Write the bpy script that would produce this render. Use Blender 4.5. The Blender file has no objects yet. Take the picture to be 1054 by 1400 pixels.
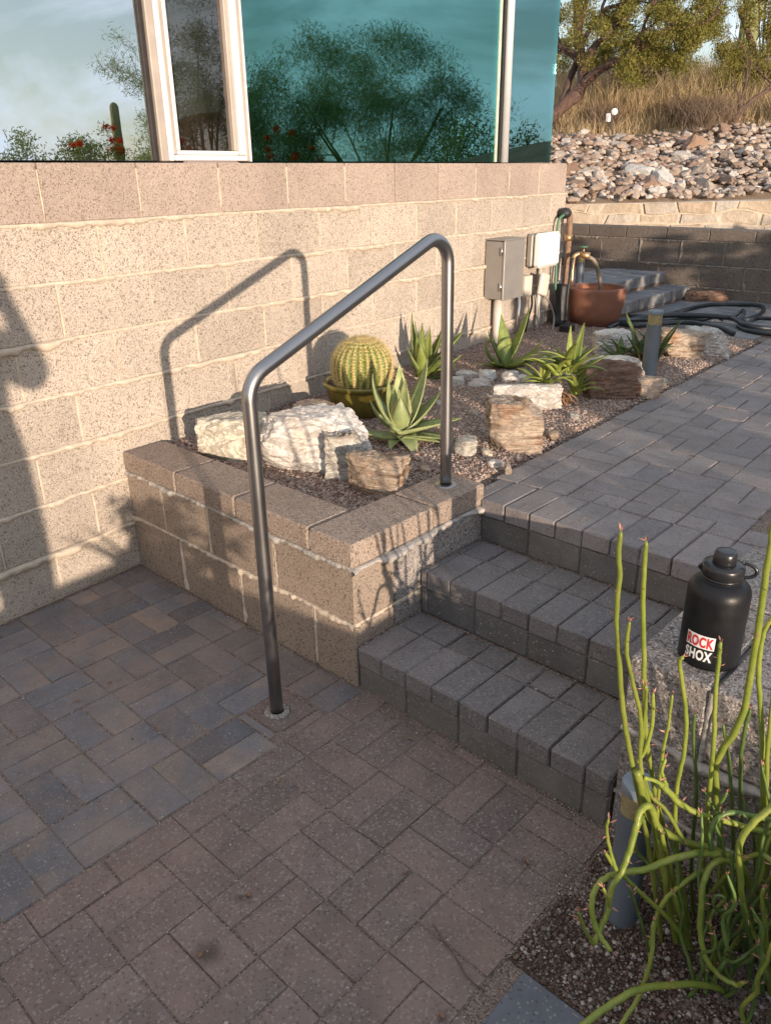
import bpy, bmesh, math, random
import numpy as np
from mathutils import Vector, Matrix, noise as mn

random.seed(7)
rng = np.random.default_rng(11)
scene = bpy.context.scene
COL = scene.collection

# ------------------------------------------------------------------ camera
F_PX, PITCH, ROLL, CAM_H, YAW = 1066.59, 23.4874, -0.799, 1.5717, 43.2129
CX, CY = 527.0, 700.0

def cam_matrix():
    pi, ro, y = math.radians(PITCH), math.radians(ROLL), math.radians(YAW)
    R0 = np.array([[math.sin(y), -math.cos(y), 0], [0, 0, -1], [math.cos(y), math.sin(y), 0]])
    c, s = math.cos(pi), math.sin(pi)
    Rp = np.array([[1, 0, 0], [0, c, -s], [0, s, c]])
    c, s = math.cos(ro), math.sin(ro)
    Rr = np.array([[c, -s, 0], [s, c, 0], [0, 0, 1]])
    return Rr @ Rp @ R0                        # rows: right, down, forward
CM = cam_matrix()
cam_data = bpy.data.cameras.new('camera')
cam = bpy.data.objects.new('camera', cam_data)
COL.objects.link(cam)
m = Matrix.Identity(4)
for i in range(3):
    m[i][0], m[i][1], m[i][2] = CM[0][i], -CM[1][i], -CM[2][i]
m[2][3] = CAM_H
cam.matrix_world = m
cam_data.sensor_fit = 'HORIZONTAL'
cam_data.sensor_width = 36
cam_data.lens = 36 * F_PX / 1054
cam_data.clip_start = 0.02
cam_data.clip_end = 3000
scene.camera = cam

# ------------------------------------------------------------------ light
SUN_DIR = np.array([0.385, 0.923, -0.103])     # the way the light travels
SUN_DIR = SUN_DIR / np.linalg.norm(SUN_DIR)
sun_el = math.asin(-SUN_DIR[2])
sun_az = math.atan2(-SUN_DIR[0], -SUN_DIR[1])  # clockwise from +Y
sd = bpy.data.lights.new('sun', 'SUN')
sd.energy = 4.6
sd.angle = math.radians(0.6)
sd.color = (1.0, 0.815, 0.635)
so = bpy.data.objects.new('sun', sd)
so.rotation_euler = Vector(SUN_DIR).to_track_quat('-Z', 'Y').to_euler()
so.location = (-6, -12, 8)
COL.objects.link(so)

world = bpy.data.worlds.new('World')
scene.world = world
world.use_nodes = True
wn = world.node_tree
for n in list(wn.nodes):
    wn.nodes.remove(n)
w_out = wn.nodes.new('ShaderNodeOutputWorld')
w_bg = wn.nodes.new('ShaderNodeBackground')
w_sky = wn.nodes.new('ShaderNodeTexSky')
w_sky.sky_type = 'NISHITA'
w_sky.sun_disc = False
w_sky.sun_elevation = sun_el
w_sky.sun_rotation = sun_az
w_sky.altitude = 700
w_sky.air_density = 1.0
w_sky.dust_density = 1.2
w_sky.ozone_density = 1.0
w_tc = wn.nodes.new('ShaderNodeTexCoord')
w_map = wn.nodes.new('ShaderNodeMapping')
w_map.inputs['Scale'].default_value = (1.0, 1.0, 2.6)
w_noise = wn.nodes.new('ShaderNodeTexNoise')
w_noise.inputs['Scale'].default_value = 3.0
w_noise.inputs['Detail'].default_value = 7
w_noise.inputs['Roughness'].default_value = 0.56
w_noise.inputs['Distortion'].default_value = 0.5
w_ramp = wn.nodes.new('ShaderNodeValToRGB')
w_ramp.color_ramp.elements[0].position = 0.44
w_ramp.color_ramp.elements[0].color = (0.32, 0.32, 0.32, 1)
w_ramp.color_ramp.elements[1].position = 0.60
w_ramp.color_ramp.elements[1].color = (0.95, 0.95, 0.95, 1)
w_mix = wn.nodes.new('ShaderNodeMix')
w_mix.data_type = 'RGBA'
w_mix.inputs[7].default_value = (5.9, 6.4, 7.4, 1)
wn.links.new(w_tc.outputs['Generated'], w_map.inputs['Vector'])
wn.links.new(w_map.outputs['Vector'], w_noise.inputs['Vector'])
wn.links.new(w_noise.outputs['Fac'], w_ramp.inputs['Fac'])
wn.links.new(w_ramp.outputs['Color'], w_mix.inputs[0])
wn.links.new(w_sky.outputs['Color'], w_mix.inputs[6])
wn.links.new(w_mix.outputs[2], w_bg.inputs['Color'])
w_bg.inputs['Strength'].default_value = 0.14
wn.links.new(w_bg.outputs['Background'], w_out.inputs['Surface'])

vs = scene.view_settings
vs.view_transform = 'Standard'
vs.look = 'None'
vs.gamma = 1
vs.use_curve_mapping = False
vs.exposure = 0.5

# ------------------------------------------------------------------ helpers
WLOC = {}

def at(px, py, h):
    """world point seen at a photograph pixel, h metres ahead (horizontally)"""
    d = CM.T @ np.array([(px - CX) / F_PX, (py - CY) / F_PX, 1.0])
    y = math.radians(YAW)
    f = np.array([math.cos(y), math.sin(y), 0])
    return d * (h / (d @ f)) + np.array([0, 0, CAM_H])

def atz(px, py, z):
    d = CM.T @ np.array([(px - CX) / F_PX, (py - CY) / F_PX, 1.0])
    return d * ((z - CAM_H) / d[2]) + np.array([0, 0, CAM_H])

WA = math.radians(4.7438)
WN = np.array([-math.sin(WA), math.cos(WA), 0.0])     # into the house
WD = np.array([math.cos(WA), math.sin(WA), 0.0])      # along the wall
WDIST = 2.7667
def wallp(s, o, z):
    """s along the big wall, o metres in front of it, height z"""
    q = WN * (WDIST - o) + WD * s
    return np.array([q[0], q[1], z])

def tag(o, label=None, cat=None, group=None, kind=None):
    if label: o['label'] = label
    if cat: o['category'] = cat
    if group: o['group'] = group
    if kind: o['kind'] = kind
    return o

def link(o, parent=None, loc=(0, 0, 0)):
    COL.objects.link(o)
    loc = np.array(loc, float)
    WLOC[o.name] = loc
    if parent is not None:
        o.parent = parent
        o.location = loc - WLOC[parent.name]
    else:
        o.location = loc
    return o

def empty(name, loc):
    o = bpy.data.objects.new(name, None)
    o.empty_display_size = 0.1
    return link(o, None, loc)

def make_mesh(name, V, F, mat, smooth=False):
    me = bpy.data.meshes.new(name)
    V = np.asarray(V, float)
    if isinstance(F, np.ndarray):
        F = F.tolist()
    me.from_pydata(V.tolist(), [], F)
    if mat is not None:
        me.materials.append(mat)
    if smooth:
        me.polygons.foreach_set('use_smooth', [True] * len(me.polygons))
    me.update()
    return me

def obj(name, V, F, mat, parent=None, smooth=False, origin=None):
    V = np.asarray(V, float)
    if origin is None:
        lo, hi = V.min(0), V.max(0)
        origin = np.array([(lo[0] + hi[0]) / 2, (lo[1] + hi[1]) / 2, lo[2]])
    me = make_mesh(name, V - origin, F, mat, smooth)
    return link(bpy.data.objects.new(name, me), parent, origin)

def inst(name, me, parent, loc, rotz=0.0, tilt=(0, 0), scale=None):
    o = bpy.data.objects.new(name, me)
    link(o, parent, loc)
    o.rotation_euler = (tilt[0], tilt[1], rotz)
    if scale is not None:
        o.scale = scale
    return o

class MB:
    def __init__(s): s.V = []; s.F = []; s.n = 0
    def add(s, V, F):
        V = np.asarray(V, float); s.V.append(V)
        s.F += [[i + s.n for i in f] for f in F]; s.n += len(V); return s
    def get(s): return np.concatenate(s.V), s.F
    def obj(s, name, mat, parent=None, smooth=False):
        V, F = s.get(); return obj(name, V, F, mat, parent, smooth)

def chamfer_box(dx, dy, dz, c=0.004, cz=None):
    """box centred on x,y with base z=0, all edges chamfered"""
    hx, hy = dx / 2, dy / 2
    V = []; idx = {}
    for sx in (-1, 1):
        for sy in (-1, 1):
            for sz in (0, 1):
                zc = dz if sz else 0
                zi = dz - c if sz else c
                for k, p in enumerate([(sx * hx, sy * (hy - c), zi), (sx * (hx - c), sy * hy, zi), (sx * (hx - c), sy * (hy - c), zc)]):
                    idx[(sx, sy, sz, k)] = len(V); V.append(p)
    I = lambda *a: idx[a]
    F = []
    for sx in (-1, 1):
        f = [I(sx, -1, 0, 0), I(sx, 1, 0, 0), I(sx, 1, 1, 0), I(sx, -1, 1, 0)]; F.append(f if sx > 0 else f[::-1])
        f = [I(-1, sx, 0, 1), I(1, sx, 0, 1), I(1, sx, 1, 1), I(-1, sx, 1, 1)]; F.append(f[::-1] if sx > 0 else f)
    for sz in (0, 1):
        f = [I(-1, -1, sz, 2), I(1, -1, sz, 2), I(1, 1, sz, 2), I(-1, 1, sz, 2)]; F.append(f if sz else f[::-1])
    for sx in (-1, 1):
        for sy in (-1, 1):
            f = [I(sx, sy, 0, 0), I(sx, sy, 0, 1), I(sx, sy, 1, 1), I(sx, sy, 1, 0)]; F.append(f if sx * sy > 0 else f[::-1])
            for sz in (0, 1):
                f = [I(sx, sy, sz, 0), I(sx, sy, sz, 1), I(sx, sy, sz, 2)]; F.append(f if sx * sy * (1 if sz else -1) > 0 else f[::-1])
    for sz in (0, 1):
        for sx in (-1, 1):
            f = [I(sx, -1, sz, 0), I(sx, 1, sz, 0), I(sx, 1, sz, 2), I(sx, -1, sz, 2)]; F.append(f if sx * (1 if sz else -1) > 0 else f[::-1])
            f = [I(-1, sx, sz, 1), I(1, sx, sz, 1), I(1, sx, sz, 2), I(-1, sx, sz, 2)]; F.append(f[::-1] if sx * (1 if sz else -1) > 0 else f)
    return np.array(V, float), F

def rotz(V, a):
    c, s = math.cos(a), math.sin(a)
    V = np.asarray(V, float)
    return np.stack([V[:, 0] * c - V[:, 1] * s, V[:, 0] * s + V[:, 1] * c, V[:, 2]], 1)

def boxat(x0, x1, y0, y1, z0, z1, c=0.003):
    V, F = chamfer_box(x1 - x0, y1 - y0, z1 - z0, c)
    return V + np.array([(x0 + x1) / 2, (y0 + y1) / 2, z0]), F

def wallbox(s0, s1, o0, o1, z0, z1, c=0.003):
    """box in big-wall coordinates (o = distance in front of the wall face)"""
    V, F = chamfer_box(s1 - s0, o1 - o0, z1 - z0, c)
    V = rotz(V, WA)
    return V + wallp((s0 + s1) / 2, (o0 + o1) / 2, z0), F

def frames(P):
    P = np.asarray(P, float)
    T = np.gradient(P, axis=0); T /= np.linalg.norm(T, axis=1)[:, None] + 1e-12
    N = []
    a = np.array([0, 0, 1.0]) if abs(T[0][2]) < 0.9 else np.array([1.0, 0, 0])
    n = np.cross(T[0], a); n /= np.linalg.norm(n)
    for t in T:
        n = n - t * (n @ t); n /= np.linalg.norm(n) + 1e-12; N.append(n.copy())
    N = np.array(N); B = np.cross(T, N)
    return T, N, B

def tube(P, r, seg=8, caps=True):
    P = np.asarray(P, float); n = len(P)
    r = np.full(n, r) if np.isscalar(r) else np.asarray(r, float)
    T, N, B = frames(P)
    a = np.linspace(0, 2 * math.pi, seg, endpoint=False)
    V = (P[:, None, :] + r[:, None, None] * (np.cos(a)[None, :, None] * N[:, None, :] + np.sin(a)[None, :, None] * B[:, None, :])).reshape(-1, 3)
    F = []
    for i in range(n - 1):
        for j in range(seg):
            k = (j + 1) % seg
            F.append([i * seg + j, i * seg + k, (i + 1) * seg + k, (i + 1) * seg + j])
    if caps:
        F.append(list(range(seg))[::-1]); F.append([(n - 1) * seg + j for j in range(seg)])
    return V, F

def smooth_path(P, n=40):
    """Catmull-Rom through the points"""
    P = np.asarray(P, float)
    Q = np.vstack([2 * P[0] - P[1], P, 2 * P[-1] - P[-2]])
    out = []; m_ = len(P) - 1
    for t in np.linspace(0, m_ - 1e-6, n):
        i = int(t); u = t - i
        p0, p1, p2, p3 = Q[i], Q[i + 1], Q[i + 2], Q[i + 3]
        out.append(0.5 * (2 * p1 + (p2 - p0) * u + (2 * p0 - 5 * p1 + 4 * p2 - p3) * u * u + (3 * p1 - p0 - 3 * p2 + p3) * u ** 3))
    return np.array(out)

def lathe(prof, seg=32, loc=(0, 0, 0), closed_bottom=True):
    V = []; F = []
    n = len(prof)
    for (r, z) in prof:
        for j in range(seg):
            a = 2 * math.pi * j / seg
            V.append((r * math.cos(a), r * math.sin(a), z))
    for i in range(n - 1):
        for j in range(seg):
            k = (j + 1) % seg
            F.append([i * seg + j, i * seg + k, (i + 1) * seg + k, (i + 1) * seg + j])
    if closed_bottom:
        F.append(list(range(seg))[::-1])
        F.append([(n - 1) * seg + j for j in range(seg)])
    return np.array(V) + np.array(loc), F

ICO = {}
def ico(sub):
    if sub not in ICO:
        bm = bmesh.new(); bmesh.ops.create_icosphere(bm, subdivisions=sub, radius=1)
        bm.verts.ensure_lookup_table()
        ICO[sub] = (np.array([v.co[:] for v in bm.verts]), [[v.index for v in f.verts] for f in bm.faces]); bm.free()
    return ICO[sub]

def rock_shape(sub, seed, dims, nplanes=11, strata=0.0, axis=(0, 0, 1), freq=9, rough=0.03):
    r_ = np.random.default_rng(seed)
    V, F = ico(sub)
    N = r_.normal(size=(nplanes, 3)); N /= np.linalg.norm(N, axis=1)[:, None]
    N = np.vstack([N, [[0, 0, 1], [0, 0, -1], [1, 0, 0], [-1, 0, 0], [0, 1, 0], [0, -1, 0]]])
    D = np.concatenate([r_.uniform(0.72, 1.0, nplanes), np.full(6, 0.86)])
    dn = V @ N.T
    rr = np.where(dn > 1e-3, D[None, :] / np.maximum(dn, 1e-3), 9).min(1)
    P = V * rr[:, None]
    ax = np.array(axis, float); ax /= np.linalg.norm(ax)
    out = []
    for p, v in zip(P, V):
        q = Vector(p * 1.7 + seed * 3.1)
        d = rough * 1.6 * mn.noise(q) + rough * mn.noise(q * 2.7) + rough * 0.6 * mn.noise(q * 6.1)
        if strata:
            h = p @ ax * freq + 0.8 * mn.noise(q * 0.9)
            n1 = mn.noise(Vector((h, seed, 0.3 + 0.5 * mn.noise(q * 1.3)))); n2 = mn.noise(Vector((h * 2.7, seed, 1.3 + 0.6 * mn.noise(q * 2))))
            d += strata * (math.tanh(n1 * 5) * 0.55 + 0.5 * math.tanh(n2 * 4)) + 0.35 * strata * mn.noise(Vector((h * 7, p[0] * 3, p[1] * 3)))
        cell = mn.voronoi(q * 2.2)[0]
        d -= rough * 1.5 * max(0, 0.25 - (cell[1] - cell[0])) / 0.25
        d += rough * 0.35 * mn.noise(q * 14)
        out.append(p * (1 + d))
    return np.array(out) * np.array(dims), F

# ------------------------------------------------------------------ materials
class NT:
    def __init__(s, name):
        s.m = bpy.data.materials.new(name); s.m.use_nodes = True
        s.t = s.m.node_tree; s.t.nodes.clear()
        s.out = s.t.nodes.new('ShaderNodeOutputMaterial')
        s.geo = s.t.nodes.new('ShaderNodeNewGeometry')
        s.oi = s.t.nodes.new('ShaderNodeObjectInfo')
        s.pos = s.geo.outputs['Position']
    def L(s, a, b):
        s.t.links.new(a, b)
    def val(s, sock, v):
        if hasattr(v, 'links'): s.L(v, sock)
        elif v is not None:
            if isinstance(v, (tuple, list)) and len(v) == 3 and sock.type == 'RGBA': v = (*v, 1)
            sock.default_value = v
    def mapping(s, scale=(1, 1, 1), rot=(0, 0, 0), vec=None):
        n = s.t.nodes.new('ShaderNodeMapping'); s.L(vec or s.pos, n.inputs['Vector'])
        n.inputs['Scale'].default_value = scale; n.inputs['Rotation'].default_value = rot
        return n.outputs[0]
    def noise(s, scale, detail=3, rough=0.55, vec=None, dist=0, out='Fac'):
        n = s.t.nodes.new('ShaderNodeTexNoise'); s.L(vec or s.pos, n.inputs['Vector'])
        n.inputs['Scale'].default_value = scale; n.inputs['Detail'].default_value = detail
        n.inputs['Roughness'].default_value = rough; n.inputs['Distortion'].default_value = dist
        return n.outputs[out]
    def voro(s, scale, out='Color', feature='F1', vec=None, rnd=1.0):
        n = s.t.nodes.new('ShaderNodeTexVoronoi'); n.feature = feature; s.L(vec or s.pos, n.inputs['Vector'])
        n.inputs['Scale'].default_value = scale; n.inputs['Randomness'].default_value = rnd
        return n.outputs[out]
    def sep(s, c):
        n = s.t.nodes.new('ShaderNodeSeparateColor'); s.L(c, n.inputs[0]); return n.outputs
    def ramp(s, fac, stops, interp='LINEAR'):
        n = s.t.nodes.new('ShaderNodeValToRGB'); n.color_ramp.interpolation = interp
        e = n.color_ramp.elements
        while len(e) < len(stops): e.new(0.5)
        for k, (p, c) in enumerate(stops):
            e[k].position = p
            e[k].color = (c, c, c, 1) if not isinstance(c, (tuple, list)) else (*c[:3], 1)
        s.L(fac, n.inputs[0]); return n.outputs[0]
    def mix(s, fac, a, b, mode='MIX'):
        n = s.t.nodes.new('ShaderNodeMix'); n.data_type = 'RGBA'; n.blend_type = mode
        s.val(n.inputs[0], fac); s.val(n.inputs[6], a); s.val(n.inputs[7], b); return n.outputs[2]
    def math(s, op, a, b=None):
        n = s.t.nodes.new('ShaderNodeMath'); n.operation = op; s.val(n.inputs[0], a)
        if b is not None: s.val(n.inputs[1], b)
        return n.outputs[0]
    def bump(s, height, strength=0.4, dist=0.01, normal=None):
        n = s.t.nodes.new('ShaderNodeBump'); n.inputs['Strength'].default_value = strength; n.inputs['Distance'].default_value = dist
        s.L(height, n.inputs['Height'])
        if normal is not None: s.L(normal, n.inputs['Normal'])
        return n.outputs[0]
    def hsv(s, col, h=0.5, sat=1.0, v=1.0):
        n = s.t.nodes.new('ShaderNodeHueSaturation'); s.val(n.inputs['Hue'], h); s.val(n.inputs['Saturation'], sat); s.val(n.inputs['Value'], v); s.val(n.inputs['Color'], col)
        return n.outputs[0]
    def principled(s, col, rough=0.8, metal=0.0, normal=None, spec=None, **kw):
        n = s.t.nodes.new('ShaderNodeBsdfPrincipled')
        s.val(n.inputs['Base Color'], col); s.val(n.inputs['Roughness'], rough); s.val(n.inputs['Metallic'], metal)
        if normal is not None: s.L(normal, n.inputs['Normal'])
        if spec is not None: s.val(n.inputs['Specular IOR Level'], spec)
        for k, v in kw.items(): s.val(n.inputs[k], v)
        s.bsdf = n
        s.L(n.outputs[0], s.out.inputs[0]); return n

def rand_scale(n, lo, hi):
    return n.ramp(n.oi.outputs['Random'], [(0, lo), (1, hi)])

def mat_block(name, base, dark, light, dark_amt=0.22, scale=230, light_amt=0.12, bump=0.5, tint=0.12):
    n = NT(name)
    v = n.sep(n.voro(scale, 'Color'))
    v2 = n.sep(n.voro(scale * 0.55, 'Color'))
    big = n.noise(3.0, 4)
    c = n.mix(n.ramp(big, [(0.3, 0.0), (0.72, 1.0)]), tuple(b * 0.86 for b in base), tuple(b * 1.1 for b in base))
    c = n.mix(n.ramp(v[0], [(1 - light_amt, 0), (1 - light_amt + 0.02, 1)]), c, light)
    c = n.mix(n.math('MULTIPLY', n.ramp(v[1], [(1 - dark_amt, 0), (1 - dark_amt + 0.02, 1)]), 0.85), c, dark)
    c = n.mix(n.math('MULTIPLY', n.ramp(v2[2], [(1 - dark_amt * 0.5, 0), (1 - dark_amt * 0.5 + 0.02, 1)]), 0.8), c, dark)
    c = n.mix(1.0, c, n.ramp(n.oi.outputs['Random'], [(0, 1 - tint), (1, 1 + tint * 0.0)]), 'MULTIPLY')
    stain = n.ramp(n.noise(1.3, 5, 0.65, n.mapping((1, 1, 0.35))), [(0.48, 0.0), (0.76, 0.5)])
    c = n.mix(n.ramp(n.noise(5.5, 6, 0.7), [(0.56, 0), (0.75, 0.35)]), c, tuple(min(1, b * 1.28) for b in base))
    c = n.mix(stain, c, tuple(b * 0.62 for b in base))
    h = n.math('ADD', n.noise(scale * 0.8, 2), n.math('MULTIPLY', v[1], -0.5))
    n.principled(c, 0.93, normal=n.bump(h, bump, 0.004), spec=0.2)
    return n.m

def mat_simple(name, col, rough=0.6, metal=0.0, var=0.12, nscale=12, bump=0.0, bscale=80, bdist=0.003, spec=None, **kw):
    n = NT(name)
    c = n.mix(n.ramp(n.noise(nscale, 5, 0.6), [(0.3, 0), (0.7, 1)]), tuple(x * (1 - var) for x in col), tuple(min(1, x * (1 + var)) for x in col))
    nr = n.bump(n.noise(bscale, 3), bump, bdist) if bump else None
    r = n.ramp(n.noise(nscale * 2.3, 3), [(0.2, max(0, rough - 0.08)), (0.8, min(1, rough + 0.08))])
    n.principled(c, r, metal, nr, spec, **kw)
    return n.m

def mat_paver(name, cols, speck=0.10, fine=420, blotch=None, tint=(0.82, 1.1), light=(0.30, 0.27, 0.24), edge=None, bump=0.35, dirt=None):
    """cols: colours picked per paver and blotched inside it"""
    n = NT(name)
    r = n.oi.outputs['Random']
    stops = [(i / max(1, len(cols) - 1), c) for i, c in enumerate(cols)]
    base = n.ramp(r, stops)
    off = n.t.nodes.new('ShaderNodeVectorMath'); off.operation = 'ADD'
    n.L(n.pos, off.inputs[0])
    comb = n.t.nodes.new('ShaderNodeCombineXYZ'); n.L(n.math('MULTIPLY', r, 37.0), comb.inputs[0]); n.L(n.math('MULTIPLY', r, 91.0), comb.inputs[2])
    n.L(comb.outputs[0], off.inputs[1])
    if blotch:
        b = n.ramp(n.noise(blotch[1], 3, 0.5, off.outputs[0]), [(0.38, 0), (0.64, 1)])
        base = n.mix(n.math('MULTIPLY', b, blotch[2]), base, blotch[0])
    t = n.ramp(n.math('FRACT', n.math('MULTIPLY', r, 7.31)), [(0, tint[0]), (1, tint[1])])
    base = n.mix(1.0, base, t, 'MULTIPLY')
    g = n.ramp(n.noise(9, 5, 0.65), [(0.3, 0.82), (0.7, 1.12)])
    base = n.mix(1.0, base, g, 'MULTIPLY')
    v = n.sep(n.voro(fine * 0.5, 'Color'))
    base = n.mix(n.math('MULTIPLY', n.ramp(v[0], [(1 - speck, 0), (1 - speck + 0.02, 1)]), 0.55), base, light)
    base = n.mix(n.math('MULTIPLY', n.ramp(v[1], [(1 - speck, 0), (1 - speck + 0.02, 1)]), 0.5), base, tuple(c * 0.4 for c in cols[0]))
    v3 = n.sep(n.voro(70, 'Color')); d3 = n.voro(70, 'Distance')
    spot = n.math('MULTIPLY', n.ramp(v3[0], [(0.955, 0), (0.96, 1)]), n.ramp(d3, [(0.16, 1), (0.24, 0)]))
    base = n.mix(n.math('MULTIPLY', spot, 0.7), base, (0.42, 0.38, 0.33))
    if dirt:
        dm = n.ramp(n.noise(2.2, 6, 0.7), [(0.46, 0), (0.72, dirt[1])])
        base = n.mix(dm, base, dirt[0])
    if name == 'brown_paver':   # an oil spot and a few drips
        for (sx, sy, sr, sa) in [(285, 1305, 0.034, .75), (328, 1228, 0.013, .7), (340, 1226, 0.010, .7), (604, 1392, 0.014, .6), (720, 1182, 0.02, .5)]:
            q = atz(sx, sy, 0.0); vm = n.t.nodes.new('ShaderNodeVectorMath'); vm.operation = 'DISTANCE'
            n.L(n.pos, vm.inputs[0]); vm.inputs[1].default_value = tuple(q)
            dd = n.math('ADD', vm.outputs['Value'], n.math('MULTIPLY', n.math('SUBTRACT', n.noise(60, 4, 0.7), 0.5), sr * 1.2))
            base = n.mix(n.ramp(dd, [(sr * 0.2, sa), (sr * 1.25, 0)]), base, (0.05, 0.04, 0.03))
    h = n.math('ADD', n.noise(fine * 0.6, 3, 0.6), n.math('MULTIPLY', n.noise(40, 3), 0.6))
    n.principled(base, n.ramp(n.noise(30, 3), [(0.3, 0.78), (0.7, 0.95)]), normal=n.bump(h, bump, 0.003), spec=0.25)
    return n.m

def mat_rock(name, a, b, c, axis_rot=(0.3, 0.2, 0.1), freq=38, stain=(0.35, 0.16, 0.07), stain_amt=0.35, bump=0.7):
    n = NT(name)
    tc = n.t.nodes.new('ShaderNodeTexCoord'); ob = tc.outputs['Object']
    mv = n.mapping((4, 4, freq), axis_rot, ob)
    st = n.noise(1.0, 5, 0.6, mv, 0.6)
    col = n.ramp(st, [(0.28, c), (0.42, b), (0.55, a), (0.72, tuple(min(1, x * 1.12) for x in a))])
    s = n.ramp(n.noise(7, 5, 0.6, ob), [(0.52, 0), (0.68, stain_amt)])
    col = n.mix(s, col, stain)
    s2 = n.ramp(n.noise(60, 4, 0.7, ob), [(0.35, 0.8), (0.65, 1.1)])
    col = n.mix(1.0, col, s2, 'MULTIPLY')
    pit = n.voro(55, 'Distance', vec=n.mapping((1, 1, 2.2), axis_rot, ob))
    rv = n.noise(1.0, 7, 0.68, n.mapping((7, 7, freq * 0.9), axis_rot, ob), 1.2)
    ck = n.ramp(n.math('ABSOLUTE', n.math('SUBTRACT', rv, 0.5)), [(0.0, 0.0), (0.045, 1.0)])
    col = n.mix(n.ramp(ck, [(0, 0.4), (1, 0.0)]), col, tuple(x * 0.7 for x in c))
    col = n.mix(1.0, col, rand_scale(n, 0.8, 1.05), 'MULTIPLY')
    st = n.math('ADD', st, n.math('MULTIPLY', ck, 0.35))
    h = n.math('ADD', n.math('ADD', n.math('MULTIPLY', st, 0.6), n.math('MULTIPLY', pit, 0.25)), n.math('MULTIPLY', n.noise(90, 4, 0.65, ob), 0.35))
    n.principled(col, 0.9, normal=n.bump(h, bump, 0.012), spec=0.25)
    return n.m

def mat_island(name, cols, rough=0.9, bump=0.0, spec=0.2, trans=None):
    """random colour for every loose piece of one mesh"""
    n = NT(name)
    r = n.geo.outputs['Random Per Island']
    k = len(cols)
    c = n.ramp(r, [(i / (k - 1) if k > 1 else 0, x) for i, x in enumerate(cols)])
    if trans:
        d = n.t.nodes.new('ShaderNodeBsdfDiffuse'); t = n.t.nodes.new('ShaderNodeBsdfTranslucent'); mx = n.t.nodes.new('ShaderNodeMixShader')
        n.L(c, d.inputs[0]); n.L(n.hsv(c, 0.49, 1.15, 1.2), t.inputs[0]); mx.inputs[0].default_value = trans
        n.L(d.outputs[0], mx.inputs[1]); n.L(t.outputs[0], mx.inputs[2]); n.L(mx.outputs[0], n.out.inputs[0])
    else:
        nr = n.bump(n.noise(300, 3), bump, 0.003) if bump else None
        n.principled(c, rough, normal=nr, spec=spec)
    return n.m

def mat_leaf(name, col, tip, edge=0.5, rough=0.45, sheen=0.2, scar=0.0):
    n = NT(name)
    c = n.mix(n.ramp(n.noise(14, 4), [(0.3, 0), (0.7, 1)]), col, tip)
    c = n.mix(1.0, c, rand_scale(n, 0.75, 1.1), 'MULTIPLY')
    st = n.ramp(n.noise(40, 3, 0.6), [(0.3, 0.85), (0.7, 1.1)])
    c = n.mix(1.0, c, st, 'MULTIPLY')
    if scar: c = n.mix(n.ramp(n.noise(55, 4, 0.65), [(0.62, 0), (0.70, scar)]), c, (0.24, 0.17, 0.07)); c = n.mix(n.ramp(n.noise(240, 2), [(0.66, 0), (0.72, scar)]), c, (0.10, 0.08, 0.03))
    p = n.principled(c, rough, normal=n.bump(n.noise(120, 3), 0.15 + scar * .4, 0.002), spec=0.4)
    p.inputs['Subsurface Weight'].default_value = 0.12
    p.inputs['Subsurface Radius'].default_value = (0.01, 0.014, 0.004)
    p.inputs['Subsurface Scale'].default_value = 0.6
    return n.m

M = {}
M['block'] = mat_block('wall_block', (0.50, 0.425, 0.355), (0.17, 0.14, 0.115), (0.62, 0.555, 0.48), 0.17, 330, 0.10, 0.5, 0.17)
M['sill_block'] = mat_block('sill_block', (0.41, 0.325, 0.275), (0.18, 0.14, 0.115), (0.48, 0.41, 0.35), 0.17, 340, 0.08, 0.4, 0.08)
M['mortar'] = mat_simple('mortar', (0.52, 0.435, 0.345), 0.95, var=0.18, nscale=25, bump=0.7, bscale=160, bdist=0.006)
M['mortar_grey'] = mat_simple('grey_mortar', (0.36, 0.33, 0.30), 0.95, var=0.35, nscale=18, bump=0.8, bscale=140, bdist=0.006)
M['mortar_dark'] = mat_simple('dark_mortar', (0.25, 0.215, 0.185), 0.95, var=0.3, nscale=18, bump=0.8, bscale=140, bdist=0.006)
M['planter'] = mat_block('planter_block', (0.345, 0.27, 0.213), (0.13, 0.105, 0.085), (0.40, 0.34, 0.28), 0.14, 300, 0.08, 0.6, 0.14)
M['cap'] = mat_block('cap_block', (0.33, 0.255, 0.205), (0.15, 0.115, 0.095), (0.48, 0.40, 0.34), 0.16, 280, 0.10, 0.6, 0.10)
M['pier'] = mat_block('pier_block', (0.30, 0.265, 0.245), (0.10, 0.085, 0.08), (0.50, 0.46, 0.42), 0.2, 260, 0.14, 0.7, 0.10)
M['cross'] = mat_block('cross_wall_block', (0.20, 0.165, 0.14), (0.10, 0.08, 0.07), (0.27, 0.24, 0.21), 0.12, 200, 0.08, 0.6, 0.12)
M['brown_paver'] = mat_paver('brown_paver', [(0.174, 0.132, 0.121), (0.194, 0.146, 0.131), (0.160, 0.126, 0.119)], 0.12, 420, None, (0.88, 1.08), dirt=((0.25, 0.175, 0.135), 0.6))
M['grey_paver'] = mat_paver('grey_paver', [(0.232, 0.186, 0.166), (0.172, 0.155, 0.157), (0.25, 0.20, 0.168), (0.130, 0.124, 0.134), (0.215, 0.172, 0.157)], 0.06, 500, ((0.125, 0.138, 0.165), 6.5, 0.75), (0.84, 1.12), dirt=((0.29, 0.215, 0.165), 0.6))
M['step_paver'] = mat_paver('step_paver', [(0.16, 0.145, 0.145), (0.18, 0.16, 0.155), (0.15, 0.14, 0.142)], 0.12, 480, None, (0.86, 1.1), dirt=((0.19, 0.15, 0.125), 0.35))
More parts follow.
